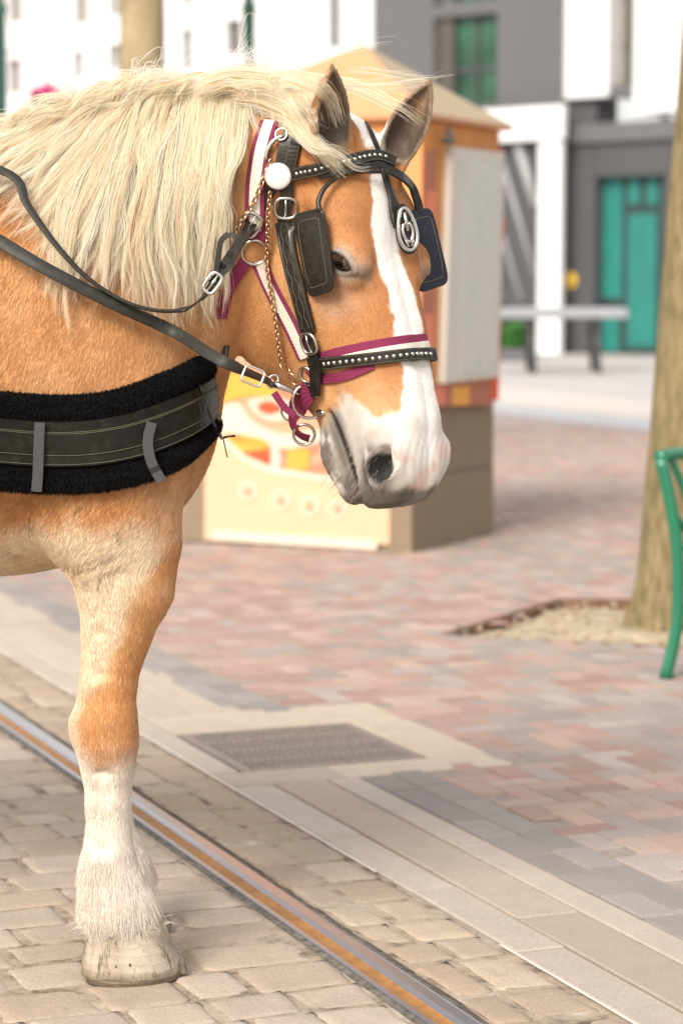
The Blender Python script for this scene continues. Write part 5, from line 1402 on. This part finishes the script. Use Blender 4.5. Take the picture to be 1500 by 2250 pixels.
def mirror(P, N):
    out, on = [], []
    for p, n in zip(P, N):
        u, v, w_ = hloc(np.array([p])); out.append(hw(float(u[0]), float(v[0]), -float(w_[0])))
        nv = Vector((n.dot(Vector(hA)), n.dot(Vector(hN)), -n.dot(Vector(hL)))); on.append(Vector(hA) * nv[0] + Vector(hN) * nv[1] + Vector(hL) * nv[2])
    return out, on
def ringloop(c, axes, rx, ry, n=28, sq=1.0):
    a, b = axes; out = []
    for k in range(n):
        t = 2 * math.pi * k / n; ca, sa = math.cos(t), math.sin(t)
        out.append(Vector(c) + a * (rx * abs(ca) ** sq * (1 if ca >= 0 else -1)) + b * (ry * abs(sa) ** sq * (1 if sa >= 0 else -1)))
    return out
def frame(px, py, d, lift=.004):
    """surface frame at a photo pixel: centre, along-direction (pixel vector d), across, normal"""
    h, n = cast(px, py)
    if h is None: h = at(px, py, 4.8); n = Vector((0, -1, 0))
    e = at(px + d[0], py + d[1], h.y) - at(px, py, h.y); e = (e - n * e.dot(n)).normalized(); return h + n * lift, e, n.cross(e), n
RAIN = 'stitched'
def strap(name, mat, parent, pts, width, thick=.003, lift=.0015, n=24, mirrored=False, stitch=False, smooth=3, prof=None):
    P, N = surf(pts, n, lift, smooth); mb = MB(); mb.ribbon(P, N, width, thick, prof=prof)
    if mirrored: P2, N2 = mirror(P, N)
    o = mb.build(name, mat, parent)
    if stitch:
        st = MB(); 
        W = width if hasattr(width, '__len__') else [width] * n
        for sg in (-1, 1):
            L = []
            for i in range(n):
                t = (P[min(i + 1, n - 1)] - P[max(i - 1, 0)]).normalized(); L.append(P[i] + t.cross(N[i]).normalized() * sg * (W[i] / 2 - .0022) + N[i] * (thick + .0001))
            st.tube(L, .00045, 4)
        st.build('stitching', 'stitch', o)
    if mirrored:
        MB().ribbon(P2, N2, width, thick).build(name, mat, parent)
    return o, P, N
def buckle(parent, px, py, d, rx, ry, r=.0032, mat='steel', lift=.008, tongue=True, sq=.7, mirrored=False):
    c, e, a, n = frame(px, py, d, lift)
    mb = MB(); mb.tube(ringloop(c, (e, a), rx, ry, 28, sq), r, 8, closed=True)
    if tongue: mb.tube([c - e * rx, c - e * rx * .2 + n * .003, c + e * rx], r * .7, 6)
    o = mb.build('buckle', mat, parent, smooth=True)
    return o
def chain_links(name, parent, pts3, ln, r, mat):
    """pts3 world polyline -> chain of interlocked oval links in one mesh"""
    d = np.array([list(p) for p in pts3]); cum = np.r_[0, np.cumsum(np.linalg.norm(np.diff(d, axis=0), axis=1))]
    n = int(cum[-1] / (ln * .62)); mb = MB()
    for i in range(n):
        s_ = (i + .5) * cum[-1] / n; c = Vector([np.interp(s_, cum, d[:, j]) for j in range(3)]); c2 = Vector([np.interp(min(s_ + .004, cum[-1]), cum, d[:, j]) for j in range(3)]); c1 = Vector([np.interp(s_ - .004, cum, d[:, j]) for j in range(3)])
        t = (c2 - c1).normalized(); a = t.cross(Vector((0, -1, 0))).normalized(); b = t.cross(a); ang = math.radians(40 if i % 2 else -45)
        s2 = a * math.cos(ang) + b * math.sin(ang)
        mb.tube(ringloop(c, (t, s2), ln / 2, ln * .30, 10), r, 5, closed=True)
    return mb.build(name, mat, parent, smooth=True)
def discs(name, parent, P, N, width_r, every, mat, start=1, side=0.0, count=None, h=.5):
    """row of domed studs, each a mesh of its own, sharing nothing but the shape"""
    d = np.array([list(p) for p in P]); cum = np.r_[0, np.cumsum(np.linalg.norm(np.diff(d, axis=0), axis=1))]
    k = int((cum[-1] - start * every) / every); k = min(k, count) if count else k; first = None
    for i in range(k):
        s_ = (i + start) * every; c = Vector([np.interp(s_, cum, d[:, j]) for j in range(3)]); j = min(int(np.searchsorted(cum, s_)), len(N) - 1); n = N[j].normalized()
        M = Matrix.Translation(c) @ n.to_track_quat('Z', 'Y').to_matrix().to_4x4()
        if first is None:
            mb = MB(); mb.lathe([(width_r, 0), (width_r * .97, width_r * h * .5), (width_r * .7, width_r * h * 1.2), (width_r * .3, width_r * h * 1.6), (1e-5, width_r * h * 1.7)], Matrix.Identity(4), 14)
            o = mb.build(name, mat, None); first = o
        else: o = first.copy(); C.objects.link(o)
        o.parent = parent
        off = parent.matrix_basis.translation + (parent.parent.matrix_basis.translation if parent.parent else Vector())
        o.matrix_basis = Matrix.Translation(c - off) @ n.to_track_quat('Z', 'Y').to_matrix().to_4x4()

# ---------------------------------------------------------------- halter (magenta webbing)
hc0 = Vector(at(600, 600, 4.75))
halter = thing('halter', 'magenta halter with cream stripe and steel rings worn under the black bridle', 'halter', hc0)
def web_strap(pts, width, cream, lift=.0012, mirrored=True, n=22, name='webbing_strap', smooth=3):
    o, P, N = strap(name, 'magenta_web', halter, pts, width, .0028, lift, n, mirrored, smooth=smooth)
    if cream:
        mb = MB(); mb.ribbon([p + q * .0029 for p, q in zip(P, N)], N, width * .56, .0016); mb.build('cream_stripe', 'cream_web', o)
    return o, P, N
web_strap([(594, 268), (574, 330), (563, 400), (560, 470), (563, 520)], .040, True, name='crown_strap')
web_strap([(563, 505), (562, 530)], .040, False, .004, name='strap_loop', n=8)
web_strap([(540, 572), (512, 615), (492, 660), (484, 700)], .026, False, name='throat_strap')
web_strap([(570, 572), (600, 640), (640, 715), (672, 785)], .036, True, name='cheek_strap')
web_strap([(684, 800), (720, 785), (800, 768), (880, 755), (934, 750)], .030, False, .001, name='noseband_edge', mirrored=False, n=26)
_n = web_strap([(700, 806), (760, 788), (840, 773), (936, 760)], .018, False, .0040, name='noseband', mirrored=False, n=26)[0]; _n.data.materials[0] = MATS['cream_web']
halter_noseb = None
web_strap([(680, 812), (700, 832), (760, 825), (820, 800)], .020, False, .001, name='noseband_edge', mirrored=False)
web_strap([(602, 862), (625, 895), (648, 912)], .014, False, .004, name='chin_strap', mirrored=False, n=14)
_o, P_, N_ = web_strap([(690, 852), (668, 880), (652, 920), (668, 948), (690, 955)], .046, False, .012, name='chin_strap', mirrored=False, n=18)
def ring3(parent, px, py, r, lift=.006, tilt=(1, 0), thick=.0033, name='ring', mat='steel', ry=None, Y=None):
    if Y is None: c, e, a, n = frame(px, py, tilt, lift)
    else: c = at(px, py, Y); e = Vector((1, 0, 0)); a = Vector((0, -.25, 1)).normalized()
    MB().tube(ringloop(c, (e, a), r, ry or r, 32), thick, 8, closed=True).build(name, mat, parent, smooth=True)
ring3(halter, 559, 552, .026, .007); ring3(halter, 676, 822, .017, .005)
cy_ = (P_[-2].y)
ring3(halter, 668, 955, .022, Y=cy_ - .004); ring3(halter, 640, 905, .020, Y=cy_ + .02, thick=.0025)

# ---------------------------------------------------------------- bridle
bridle = thing('bridle', 'black leather driving bridle with blinkers and silver studs on the horse head', 'bridle', Vector(at(700, 500, 4.72)))
S = lambda *a, **k: strap(*a, **k)
S('crown_piece', 'worn_leather', bridle, [(640, 285), (628, 320), (618, 360), (614, 395)], .024, .004, .004, 14, True, True)
S('crown_piece', 'worn_leather', bridle, [(668, 290), (652, 320), (640, 360), (632, 400)], .026, .004, .0055, 14, True, True)
S('cheek_billet', 'worn_leather', bridle, [(632, 400), (628, 440), (624, 480), (628, 505)], .026, .004, .004, 14, True)
o, P, N = S('cheek_piece', 'worn_leather', bridle, [(628, 488), (640, 560), (660, 640), (682, 724)], .042, .006, .004, 26, True, True,
    prof=[(-1, 0), (-1, .7), (-.8, .9), (-.7, .7), (-.5, 1), (.5, 1), (.7, .7), (.8, .9), (1, .7), (1, 0)])
# tooled wavy lines on the cheek piece
tl = MB()
for sg in (1, -1):
    L = []
    for i in range(len(P) * 3):
        f = i / 3; j = min(int(f), len(P) - 2); p = P[j].lerp(P[j + 1], f - j); t = (P[j + 1] - P[j]).normalized()
        L.append(p + t.cross(N[j]).normalized() * sg * (.0035 + .0055 * abs(math.sin(f * .72))) + N[j] * .0062)
    tl.tube(L, .0006, 4)
tl.build('tooling', 'stitch', o)
S('lower_cheek', 'black_leather', bridle, [(682, 718), (694, 760), (702, 800), (702, 862)], .026, .004, .010, 18, True)
S('lower_cheek', 'black_leather', bridle, [(700, 800), (704, 840), (700, 868)], [.026] * 8 + [.016, .004], .004, .014, 10, False)
buckle(bridle, 628, 455, (0, 10), .021, .022, .0036, 'steel', .010)
buckle(bridle, 690, 750, (2, 10), .021, .020, .0034, 'steel', .016)
# throat lash
def free_strap(name, pts, w_, mat='black_leather', N=(0, -1, .1), n=30, th=.004, parent=None):
    P = [Vector(p) for p in crom([tuple(at(*q)) for q in pts], n)]; MB().ribbon(P, [Vector(N)] * n, w_, th).build(name, mat, parent or bridle); return P
_ya, _yb = cast(604, 402)[0].y, cast(560, 500)[0].y
free_strap('throat_lash', [(606, 400, _ya - .016), (576, 450, _yb - .012), (548, 500, _yb - .016), (510, 560, 4.765), (488, 592, 4.758), (466, 624, 4.752)], .022)
free_strap('strap_loop', [(494, 518, 4.752), (516, 518, 4.750), (522, 548, 4.748), (506, 585, 4.748), (484, 606, 4.746)], .009, n=18, th=.003)
free_strap('strap_loop', [(502, 514, 4.753), (486, 530, 4.751), (480, 565, 4.749), (474, 602, 4.747)], .011, n=18, th=.003)
buckle(bridle, 552, 490, (-6, 10), .024, .019, .0034, 'steel', .015, sq=.6)
_c = at(467, 622, 4.744); _e = (at(458, 635, 4.744) - _c).normalized(); _a = Vector((0, -1, 0)).cross(_e)
MB().tube(ringloop(_c, (_e, _a), .021, .0125, 28, .6), .0040, 8, closed=True).build('buckle', 'steel', bridle, smooth=True)
MB().tube([_c - _e * .02, _c + _e * .018], .0026, 6).build('buckle_tongue', 'steel', bridle, smooth=True)
# browband with studs
o, P, N = S('browband', 'black_leather', bridle, [(636, 384), (690, 373), (740, 362), (790, 350), (835, 348), (861, 362)], .025, .004, .010, 30, False, True)
discs('stud', o, [p + q * .0038 for p, q in zip(P, N)], N, .0042, .0128, 'steel', 1.4)
S('browband_lining', 'black_leather', bridle, [(700, 388), (760, 376), (820, 366), (862, 374)], .012, .004, .006, 20)
# face drop and its medallion
o, P, N = S('face_drop', 'worn_leather', bridle, [(836, 366), (846, 410), (858, 450), (870, 500)], [.016] * 6 + [.018, .022, .028, .034, .038, .040, .038, .034], .004, .005, 14, False, True)
S('forehead_strap', 'black_leather', bridle, [(800, 272), (815, 300), (828, 330), (836, 352)], .010, .003, .002, 12)
c, e, a, n = frame(874, 505, (-14, -60), .014)
n = n.lerp(Vector((.30, -.95, .05)), .75).normalized(); e = (e - n * e.dot(n)).normalized(); a = n.cross(e); c = c + Vector((.006, -.004, 0))
mb = MB(); LP = [c + e * (.052 * math.cos(t)) * (1.0 if math.cos(t) > 0 else 1.0) + a * (.024 * math.sin(t) * (1 + .25 * -math.cos(t))) for t in np.linspace(0, 2 * math.pi, 37)[:-1]]
nv = len(LP); mb.add([p - n * .004 for p in LP] + [p for p in LP], [tuple(range(nv - 1, -1, -1)), tuple(range(nv, 2 * nv))] + [(i, (i + 1) % nv, (i + 1) % nv + nv, i + nv) for i in range(nv)])
md = mb.build('medallion', 'worn_leather', bridle)
mb = MB(); mb.tube([c + n * .002 + e * (.043 * math.cos(t)) + a * (.020 * math.sin(t) * (1 - .22 * math.cos(t))) for t in np.linspace(0, 2 * math.pi, 41)[:-1]], .0042, 8, closed=True)
mb.tube([c + n * .003 + e * (.020 * math.cos(t) - .006) + a * (.011 * math.sin(t)) for t in np.linspace(.5, 5.8, 24)], .0038, 8)
mb.tube([c + n * .003 + e * .034, c + n * .004 + e * .016, c + n * .004 - e * .004], .0042, 8)
mb.tube([c + n * .003 - e * .016 + a * .009, c + n * .003 - e * .036 + a * .004], .0036, 6); mb.tube([c + n * .003 - e * .016 - a * .009, c + n * .003 - e * .036 - a * .004], .0036, 6)
mb.build('medallion_badge', 'steel', md, smooth=True)
# rosette
c, e, a, n = frame(613, 387, (1, 0), .016)
M = Matrix.Translation(c) @ n.lerp(Vector((0, -1, 0)), .4).to_track_quat('Z', 'Y').to_matrix().to_4x4()
MB().lathe([(.0268, -.006), (.0270, 0), (.0255, .003), (.020, .0048), (.010, .0056), (1e-5, .006)], M, 36).build('rosette', 'white_disc', bridle)
cm = hloc(np.array([c])); c2 = hw(float(cm[0][0]), float(cm[1][0]), -float(cm[2][0])); n2 = mirror([c], [n])[1][0]
MB().lathe([(.0268, -.006), (.0270, 0), (.0255, .003), (.020, .0048), (.010, .0056), (1e-5, .006)], Matrix.Translation(c2) @ n2.to_track_quat('Z', 'Y').to_matrix().to_4x4(), 36).build('rosette', 'white_disc', bridle)
# noseband with studs, closed round the jaw
o, P, N = S('noseband', 'black_leather', bridle, [(684, 797), (740, 794), (800, 789), (860, 784), (915, 780), (948, 782)], .025, .004, .008, 34, False, True)
nvis = len(P)
discs('stud', o, [p + q * .0038 for p, q in zip(P, N)], N, .0046, .0142, 'steel', 3.2)
S('noseband_keeper', 'black_leather', bridle, [(686, 797), (700, 797), (716, 796)], .031, .006, .010, 6)
def wrap_far(nm, mat, parent, P, N, w_, th):
    """carry a band over the far side of the head by mirroring it"""
    P2, N2 = mirror(P, N); MB().ribbon(P2, N2, w_, th).build(nm, mat, parent)
wrap_far('noseband', 'black_leather', bridle, P, N, .025, .004)
# blinkers: near one stands off the cheek, far one shows beyond the face
def blinker(corn, mat, parent, thick=.006, bulge=.010, rim='worn_leather'):
    """corn: four corners (px, py, Y) clockwise; rounded plate with a raised rim"""
    c = [Vector(at(*q)) for q in corn]; n = (c[1] - c[0]).cross(c[3] - c[0]).normalized()
    if n.y > 0: n = -n
    def pt(s_, t): return c[0].lerp(c[1], s_).lerp(c[3].lerp(c[2], s_), t)
    G, F = 18, []
    mb = MB(); vs = []
    def rr(s_, t):              # square -> rounded square
        x, y = 2 * s_ - 1, 2 * t - 1; m = (abs(x) ** 7 + abs(y) ** 7) ** (1 / 7) if (x or y) else 1; k = max(abs(x), abs(y)) / m if m else 1
        return (x * k + 1) / 2, (y * k + 1) / 2
    for side in (0, 1):
        for i in range(G + 1):
            for j in range(G + 1):
                s_, t = rr(i / G, j / G); b = bulge * (1 - (2 * s_ - 1) ** 2) * (1 - (2 * t - 1) ** 2); vs.append(pt(s_, t) + n * (b + (thick if side else 0)))
    W = G + 1
    for i in range(G):
        for j in range(G):
            a_ = i * W + j; F.append((a_, a_ + 1, a_ + W + 1, a_ + W)); a_ += W * W; F.append((a_, a_ + W, a_ + W + 1, a_ + 1))
    edge = [i * W for i in range(G)] + [G * W + j for j in range(G)] + [i * W + G for i in range(G, 0, -1)] + [j for j in range(G, 0, -1)]
    for i in range(len(edge)): a_, b_ = edge[i], edge[(i + 1) % len(edge)]; F.append((a_, b_, b_ + W * W, a_ + W * W))
    mb.add(vs, F, 0, False); o = mb.build('blinker', mat, parent)
    el = [Vector(vs[i]).lerp(Vector(vs[i + W * W]), .5) for i in edge]
    MB().tube(el, thick * .62, 8, closed=True).build('blinker_rim', rim, o, smooth=True)
    cc = pt(.5, .5)
    MB().tube([pt(*rr(*q)) + n * (thick + .0006 + bulge * (1 - (2 * q[0] - 1) ** 2) * (1 - (2 * q[1] - 1) ** 2)) for q in
        [(.12 + .76 * k / 10, .09) for k in range(11)] + [(.88, .09 + .82 * k / 10) for k in range(11)] + [(.88 - .76 * k / 10, .91) for k in range(11)] + [(.12, .91 - .82 * k / 10) for k in range(11)]], .0006, 4, closed=True).build('stitching', 'stitch', o)
    return o
ys = cast(665, 560)[0].y
blinker([(648, 474, ys - .020), (712, 458, ys - .075), (735, 634, ys - .078), (682, 652, ys - .028)], 'worn_leather', bridle)
yf = 5.0
blinker([(898, 466, yf), (944, 460, yf + .035), (982, 620, yf + .04), (916, 642, yf)], 'navy_leather', bridle, rim='navy_leather', bulge=.004)
def rod(name, pts, r, parent, mat, flat=None, N=None):
    P = [Vector(p) for p in crom([tuple(at(*q)) for q in pts], 28)]
    if flat: MB().ribbon(P, [Vector(N)] * 28, flat, r * 2).build(name, mat, parent)
    else: MB().tube(P, r, 8).build(name, mat, parent, smooth=True)
yb = cast(800, 372)[0].y - .014
rod('blinker_stay', [(703, 466, ys - .072), (700, 440, ys - .065), (720, 405, (ys + yb) / 2 - .05), (765, 379, yb - .022), (838, 376, yb - .002)], .0052, bridle, 'worn_leather')
rod('blinker_stay', [(850, 372, yb), (880, 388, yb + .03), (903, 412, yf), (914, 440, yf + .01), (920, 466, yf + .015)], .003, bridle, 'black_leather', flat=.018, N=(.5, -.8, .2))
# brass chains and silver hook
def surf_line(pts, n, lift): P, N = surf(pts, n, lift); return P
chain_links('chain', bridle, surf_line([(600, 352), (582, 395), (560, 445), (535, 480), (512, 515)], 20, .014), .0155, .0018, 'brass')
chain_links('chain', bridle, surf_line([(596, 420), (589, 480), (590, 550), (602, 620), (618, 720), (628, 790)], 30, .014), .0135, .0018, 'brass')
chain_links('chain', bridle, surf_line([(628, 790), (650, 820), (662, 835)], 8, .014), .030, .0020, 'brass')
P = surf_line([(628, 302), (606, 312), (590, 335), (588, 352)], 12, .014)
MB().tube(P, [.003, .0035, .004, .0045, .005, .005, .005, .005, .0045, .004, .004, .0035], 8).build('hook', 'steel', bridle, smooth=True)
ring3(bridle, 622, 300, .012, .014, thick=.0026)
# bit: ring, cheek and mouthpiece
hb = cast(682, 880)[0]
bc = Vector(at(680, 881, hb.y - .012)); e1 = Vector((.94, .25, 0)).normalized(); e2 = Vector((0, -.12, 1)).normalized()
bit = MB(); bit.tube(ringloop(bc, (e1, e2), .036, .036, 36), .0034, 8, closed=True); bo = bit.build('bit_ring', 'steel', bridle, smooth=True)
mouth = cast(716, 905); mq = mouth[0] if mouth[0] else Vector(at(716, 905, hb.y))
P2, N2 = mirror([bc], [Vector((0, -1, 0))])
MB().tube([Vector(at(700, 908, hb.y - .012)), Vector(at(712, 906, mq.y + .006)), mq + Vector((.01, .05, 0)), P2[0]], [.0085, .0075, .006, .006], 10).build('bit_mouthpiece', 'steel', bridle, smooth=True)
MB().tube(ringloop(P2[0], (e1, e2), .036, .036, 36), .0034, 8, closed=True).build('bit_ring', 'steel', bridle, smooth=True)
MB().tube([Vector(at(664, 845, hb.y - .014)), Vector(at(690, 850, hb.y - .018)), Vector(at(700, 862, hb.y - .012))], .0045, 8).build('bit_hanger', 'steel', bridle, smooth=True)

# ---------------------------------------------------------------- reins
reins = thing('reins', 'long dark grey leather reins with steel snap running back from the bit', 'reins', Vector(at(300, 650, 4.70)))
def rein(pts, width, nrm, name, mat='rein_leather', n=90, thick=.0035):
    P = [Vector(p) for p in crom([tuple(at(*q)) for q in pts], n)]
    W = [float(np.interp(i / (n - 1), np.linspace(0, 1, len(width)), width)) for i in range(n)] if hasattr(width, '__len__') else width
    if len(nrm) == 3 and not hasattr(nrm[0], '__len__'): NN = [Vector(nrm)] * n
    else: NN = [Vector([float(np.interp(i / (n - 1), np.linspace(0, 1, len(nrm)), [q[j] for q in nrm])) for j in range(3)]) for i in range(n)]
    MB().ribbon(P, NN, W, thick).build(name, mat, reins, smooth=True); return P
def yy(px, py, l): 
    s_ = surf_grid(px, py); return (s_ if s_ is not None else 4.9) - l
rein([(-420, 330, 4.86), (-200, 425, 4.80), (-20, 520, yy(5, 520, .055)), (100, 590, yy(100, 590, .06)), (250, 668, yy(250, 668, .055)), (380, 728, yy(380, 728, .05)), (460, 778, 4.74), (520, 808, 4.73), (596, 842, hb.y - .02)], [.030, .030, .026, .025, .024, .022], [(0, -1, .4), (0, -.9, .5), (0, -.95, .3), (.1, -1, .35)], 'rein')
rein([(-420, 250, 4.93), (-150, 330, 4.86), (24, 385, yy(24, 400, .075)), (60, 450, yy(60, 450, .075)), (120, 535, yy(120, 535, .07)), (190, 610, yy(190, 610, .066)), (270, 662, yy(270, 662, .062)), (345, 684, yy(345, 684, .06)), (410, 680, yy(410, 680, .058)), (448, 652, 4.765), (468, 622, 4.752)], [.020, .020, .020, .018, .012, .010, .012, .014], [(0, -1, .3), (.4, -1, .2), (.2, -.6, .9), (0, -.6, 1), (-.3, -1, .5)], 'rein')
rein([(448, 792, 5.08), (470, 782, 5.05), (490, 776, 5.02), (503, 774, 5.0)], .028, (0, -1, .2), 'far_rein', n=12, thick=.006)
# front billet, buckle and snap
bq = at(556, 826, 4.735); dx_ = (at(585, 838, 4.735) - bq).normalized(); up_ = Vector((0, -1, .25)).cross(dx_).normalized()
MB().tube(ringloop(bq + Vector((0, -.006, 0)), (dx_, up_), .020, .0165, 28, .35), .0026, 8, closed=True).build('buckle', 'steel', reins, smooth=True)
sp = [at(600, 842, hb.y - .022), at(618, 850, hb.y - .024), at(640, 858, hb.y - .022), at(652, 862, hb.y - .016)]
sn = MB(); sn.tube([Vector(p) for p in sp], [.0085, .0075, .006, .005], 10)
sn.tube(ringloop(at(600, 838, hb.y - .022), (dx_, up_), .010, .014, 18), .0028, 8, closed=True); sn.tube(ringloop(at(648, 862, hb.y - .014), (dx_, Vector((0, -1, 0))), .010, .008, 18), .0026, 8, closed=True)
sn.build('snap_hook', 'steel', reins, smooth=True)

# ---------------------------------------------------------------- breast collar
mfl = Mat('fleece', (.006, .006, .006), .95, spec=.1); mfl.bump(mfl.noise(110, 4, .7), .9, .006); MATS['fleece'] = mfl.m
collar = thing('breast_collar', 'black breast collar of fleece pad and leather band across the horse chest', 'collar', Vector(at(240, 960, 4.72)))
cpx = [(-700, 925), (-400, 935), (-150, 950), (0, 963), (120, 975), (210, 976), (290, 966), (350, 940), (392, 908)]
P, N = surf(cpx, 44, .012, 8)
P = P[:]; N = [Vector((n.x, n.y, n.z * .15)).normalized() for n in N]
endz = P[-1].z; e0 = P[-1]
F1 = Vector((e0.x + .022, e0.y + .07, endz + .016)); F2 = Vector((e0.x + .036, YC, endz + .026))
near = crom([tuple(p) for p in P[::3]] + [tuple(P[-1]), tuple(F1), tuple(F2)], 64)
full = [Vector(p) for p in near] + [Vector((p[0], 2 * YC - p[1], p[2])) for p in near[::-1][1:]]
nf = len(full)
for _ in range(14): full = [full[0]] + [(full[i - 1] + full[i] * 2 + full[i + 1]) / 4 for i in range(1, nf - 1)] + [full[-1]]
fn = []
for i in range(nf):
    tg = full[min(i + 1, nf - 1)] - full[max(i - 1, 0)]; q = Vector((tg.y, -tg.x, 0)).normalized(); fn.append(q)
assert fn[10].y < 0 or True; WW = [.182 - .02 * max(0, 1 - abs(i - 63) / 14) for i in range(nf)]
pad = MB(); pad.ribbon(full, fn, WW, .030, prof=[(-1, 0), (-1.04, .35), (-.95, .85), (-.75, 1.0), (-.55, .75), (.55, .75), (.75, 1.0), (.95, .85), (1.04, .35), (1, 0)])
po = pad.build('fleece_pad', 'fleece', collar, smooth=True)
bp = [p + q * .0265 for p, q in zip(full, fn)]
lb = MB(); lb.ribbon(bp, fn, .090, .006, prof=[(-1, 0), (-1, .6), (-.96, .9), (-.5, .8), (-.46, 1.1), (.5, 1.1), (.54, .8), (.96, .9), (1, .6), (1, 0)])
lo = lb.build('leather_band', 'band_leather', collar)
for off in (-.021, -.024, .022, .040):
    st = MB(); L = []
    for i in range(nf):
        t = (bp[min(i + 1, nf - 1)] - bp[max(i - 1, 0)]).normalized(); L.append(bp[i] + t.cross(fn[i]).normalized() * off + fn[i] * .0068)
    st.tube(L, .0006, 4); st.build('stitching', 'stitch', lo)
simple('tape', (.045, .045, .048), .75, vary=.12, vs=90)
for pts in ([(88, 928), (86, 980), (84, 1040), (81, 1080)], [(334, 928), (325, 970), (333, 1015), (356, 1058)], [(438, 845), (456, 895), (470, 935), (486, 962)]):
    q = crom(pts, 12); L = []
    for (x, y) in q:
        d_ = ray(x, y); best = min(range(nf // 2 + 2), key=lambda i: (proj(bp[i])[0] - x) ** 2 + .05 * (proj(bp[i])[1] - y) ** 2)
        L.append(at(x, y, bp[best].y - .014))
    MB().ribbon(L, [fn[best]] * 12 if pts[0][0] > 400 else [Vector((0, -1, 0))] * 12, .021 if pts[0][0] < 400 else .010, .0025).build('tie_tape', 'tape', collar)
ke = at(490, 962, bp[nf // 2].y - .0)
MB().tube([ke, ke + Vector((.012, 0, .003)), ke + Vector((.026, 0, .004))], [.003, .002, .003], 6).build('tie_tape', 'black_leather', collar)
MB().tube([ke, ke + Vector((.004, 0, -.018)), ke + Vector((.009, 0, -.042))], .0014, 6).build('tie_tape', 'black_leather', collar)
mfb = Mat('pile_hair', rough=.8, spec=.08); mfb.base(mfb.attr('hcol').outputs['Color'])
# short black pile on the pad
Fp = np.array([list(v) for v in pad.v]); 
fq = [f for f in pad.f if len(f) == 4]; fa = np.array(fq); Vp = Fp
ar = np.linalg.norm(np.cross(Vp[fa[:, 2]] - Vp[fa[:, 0]], Vp[fa[:, 3]] - Vp[fa[:, 1]]), axis=1) / 2
cen = Vp[fa].mean(1); ctr = np.array([[p.x, p.y, p.z] for p in full]); kc = np.argmin(((cen[:, None, :2] - ctr[None, :, :2]) ** 2).sum(2), 1); ar = ar * (cen[:, 1] < YC + .06) * (cen[:, 0] > -.85) * (np.abs(cen[:, 2] - ctr[kc, 2]) > .050)
ix = RNG.choice(len(fa), 42000, p=ar / ar.sum()); b = RNG.rand(42000, 2); q = Vp[fa[ix]]
Pp = (q[:, 0] * (1 - b[:, :1]) + q[:, 1] * b[:, :1]) * (1 - b[:, 1:]) + (q[:, 3] * (1 - b[:, :1]) + q[:, 2] * b[:, :1]) * b[:, 1:]
nq = np.cross(q[:, 2] - q[:, 0], q[:, 3] - q[:, 1]); nq /= np.linalg.norm(nq, axis=1)[:, None] + 1e-9
cc_ = np.array([list(full[np.argmin([0])])]) ; ctr = np.array([[p.x, p.y, p.z] for p in full]); fnn = np.array([[p.x, p.y, p.z] for p in fn])
k_ = np.argmin(((Pp[:, None, :2] - ctr[None, :, :2]) ** 2).sum(2), 1) if len(Pp) * len(ctr) < 2e7 else np.zeros(len(Pp), int)
sg = np.sign((nq * (Pp - ctr[k_] + 0 * fnn[k_])).sum(1)); nq *= np.where(sg == 0, 1, sg)[:, None]
dr = nq + RNG.randn(len(Pp), 3) * .55; dr /= np.linalg.norm(dr, axis=1)[:, None]
lnp = RNG.uniform(.004, .010, len(Pp)); tt = np.linspace(0, 1, 3)
PT = Pp[:, None] + dr[:, None] * (tt[None, :, None] * lnp[:, None, None]) + np.array([0, 0, -.002])[None, None] * (tt ** 2)[None, :, None]
hair_obj('fleece_pile', PT, np.array([.0006, .0005, .0002]), np.tile([.008, .0075, .008], (len(Pp), 1)) * RNG.uniform(.5, 2.2, (len(Pp), 1)), mfb.m, collar, tuple(collar.location))
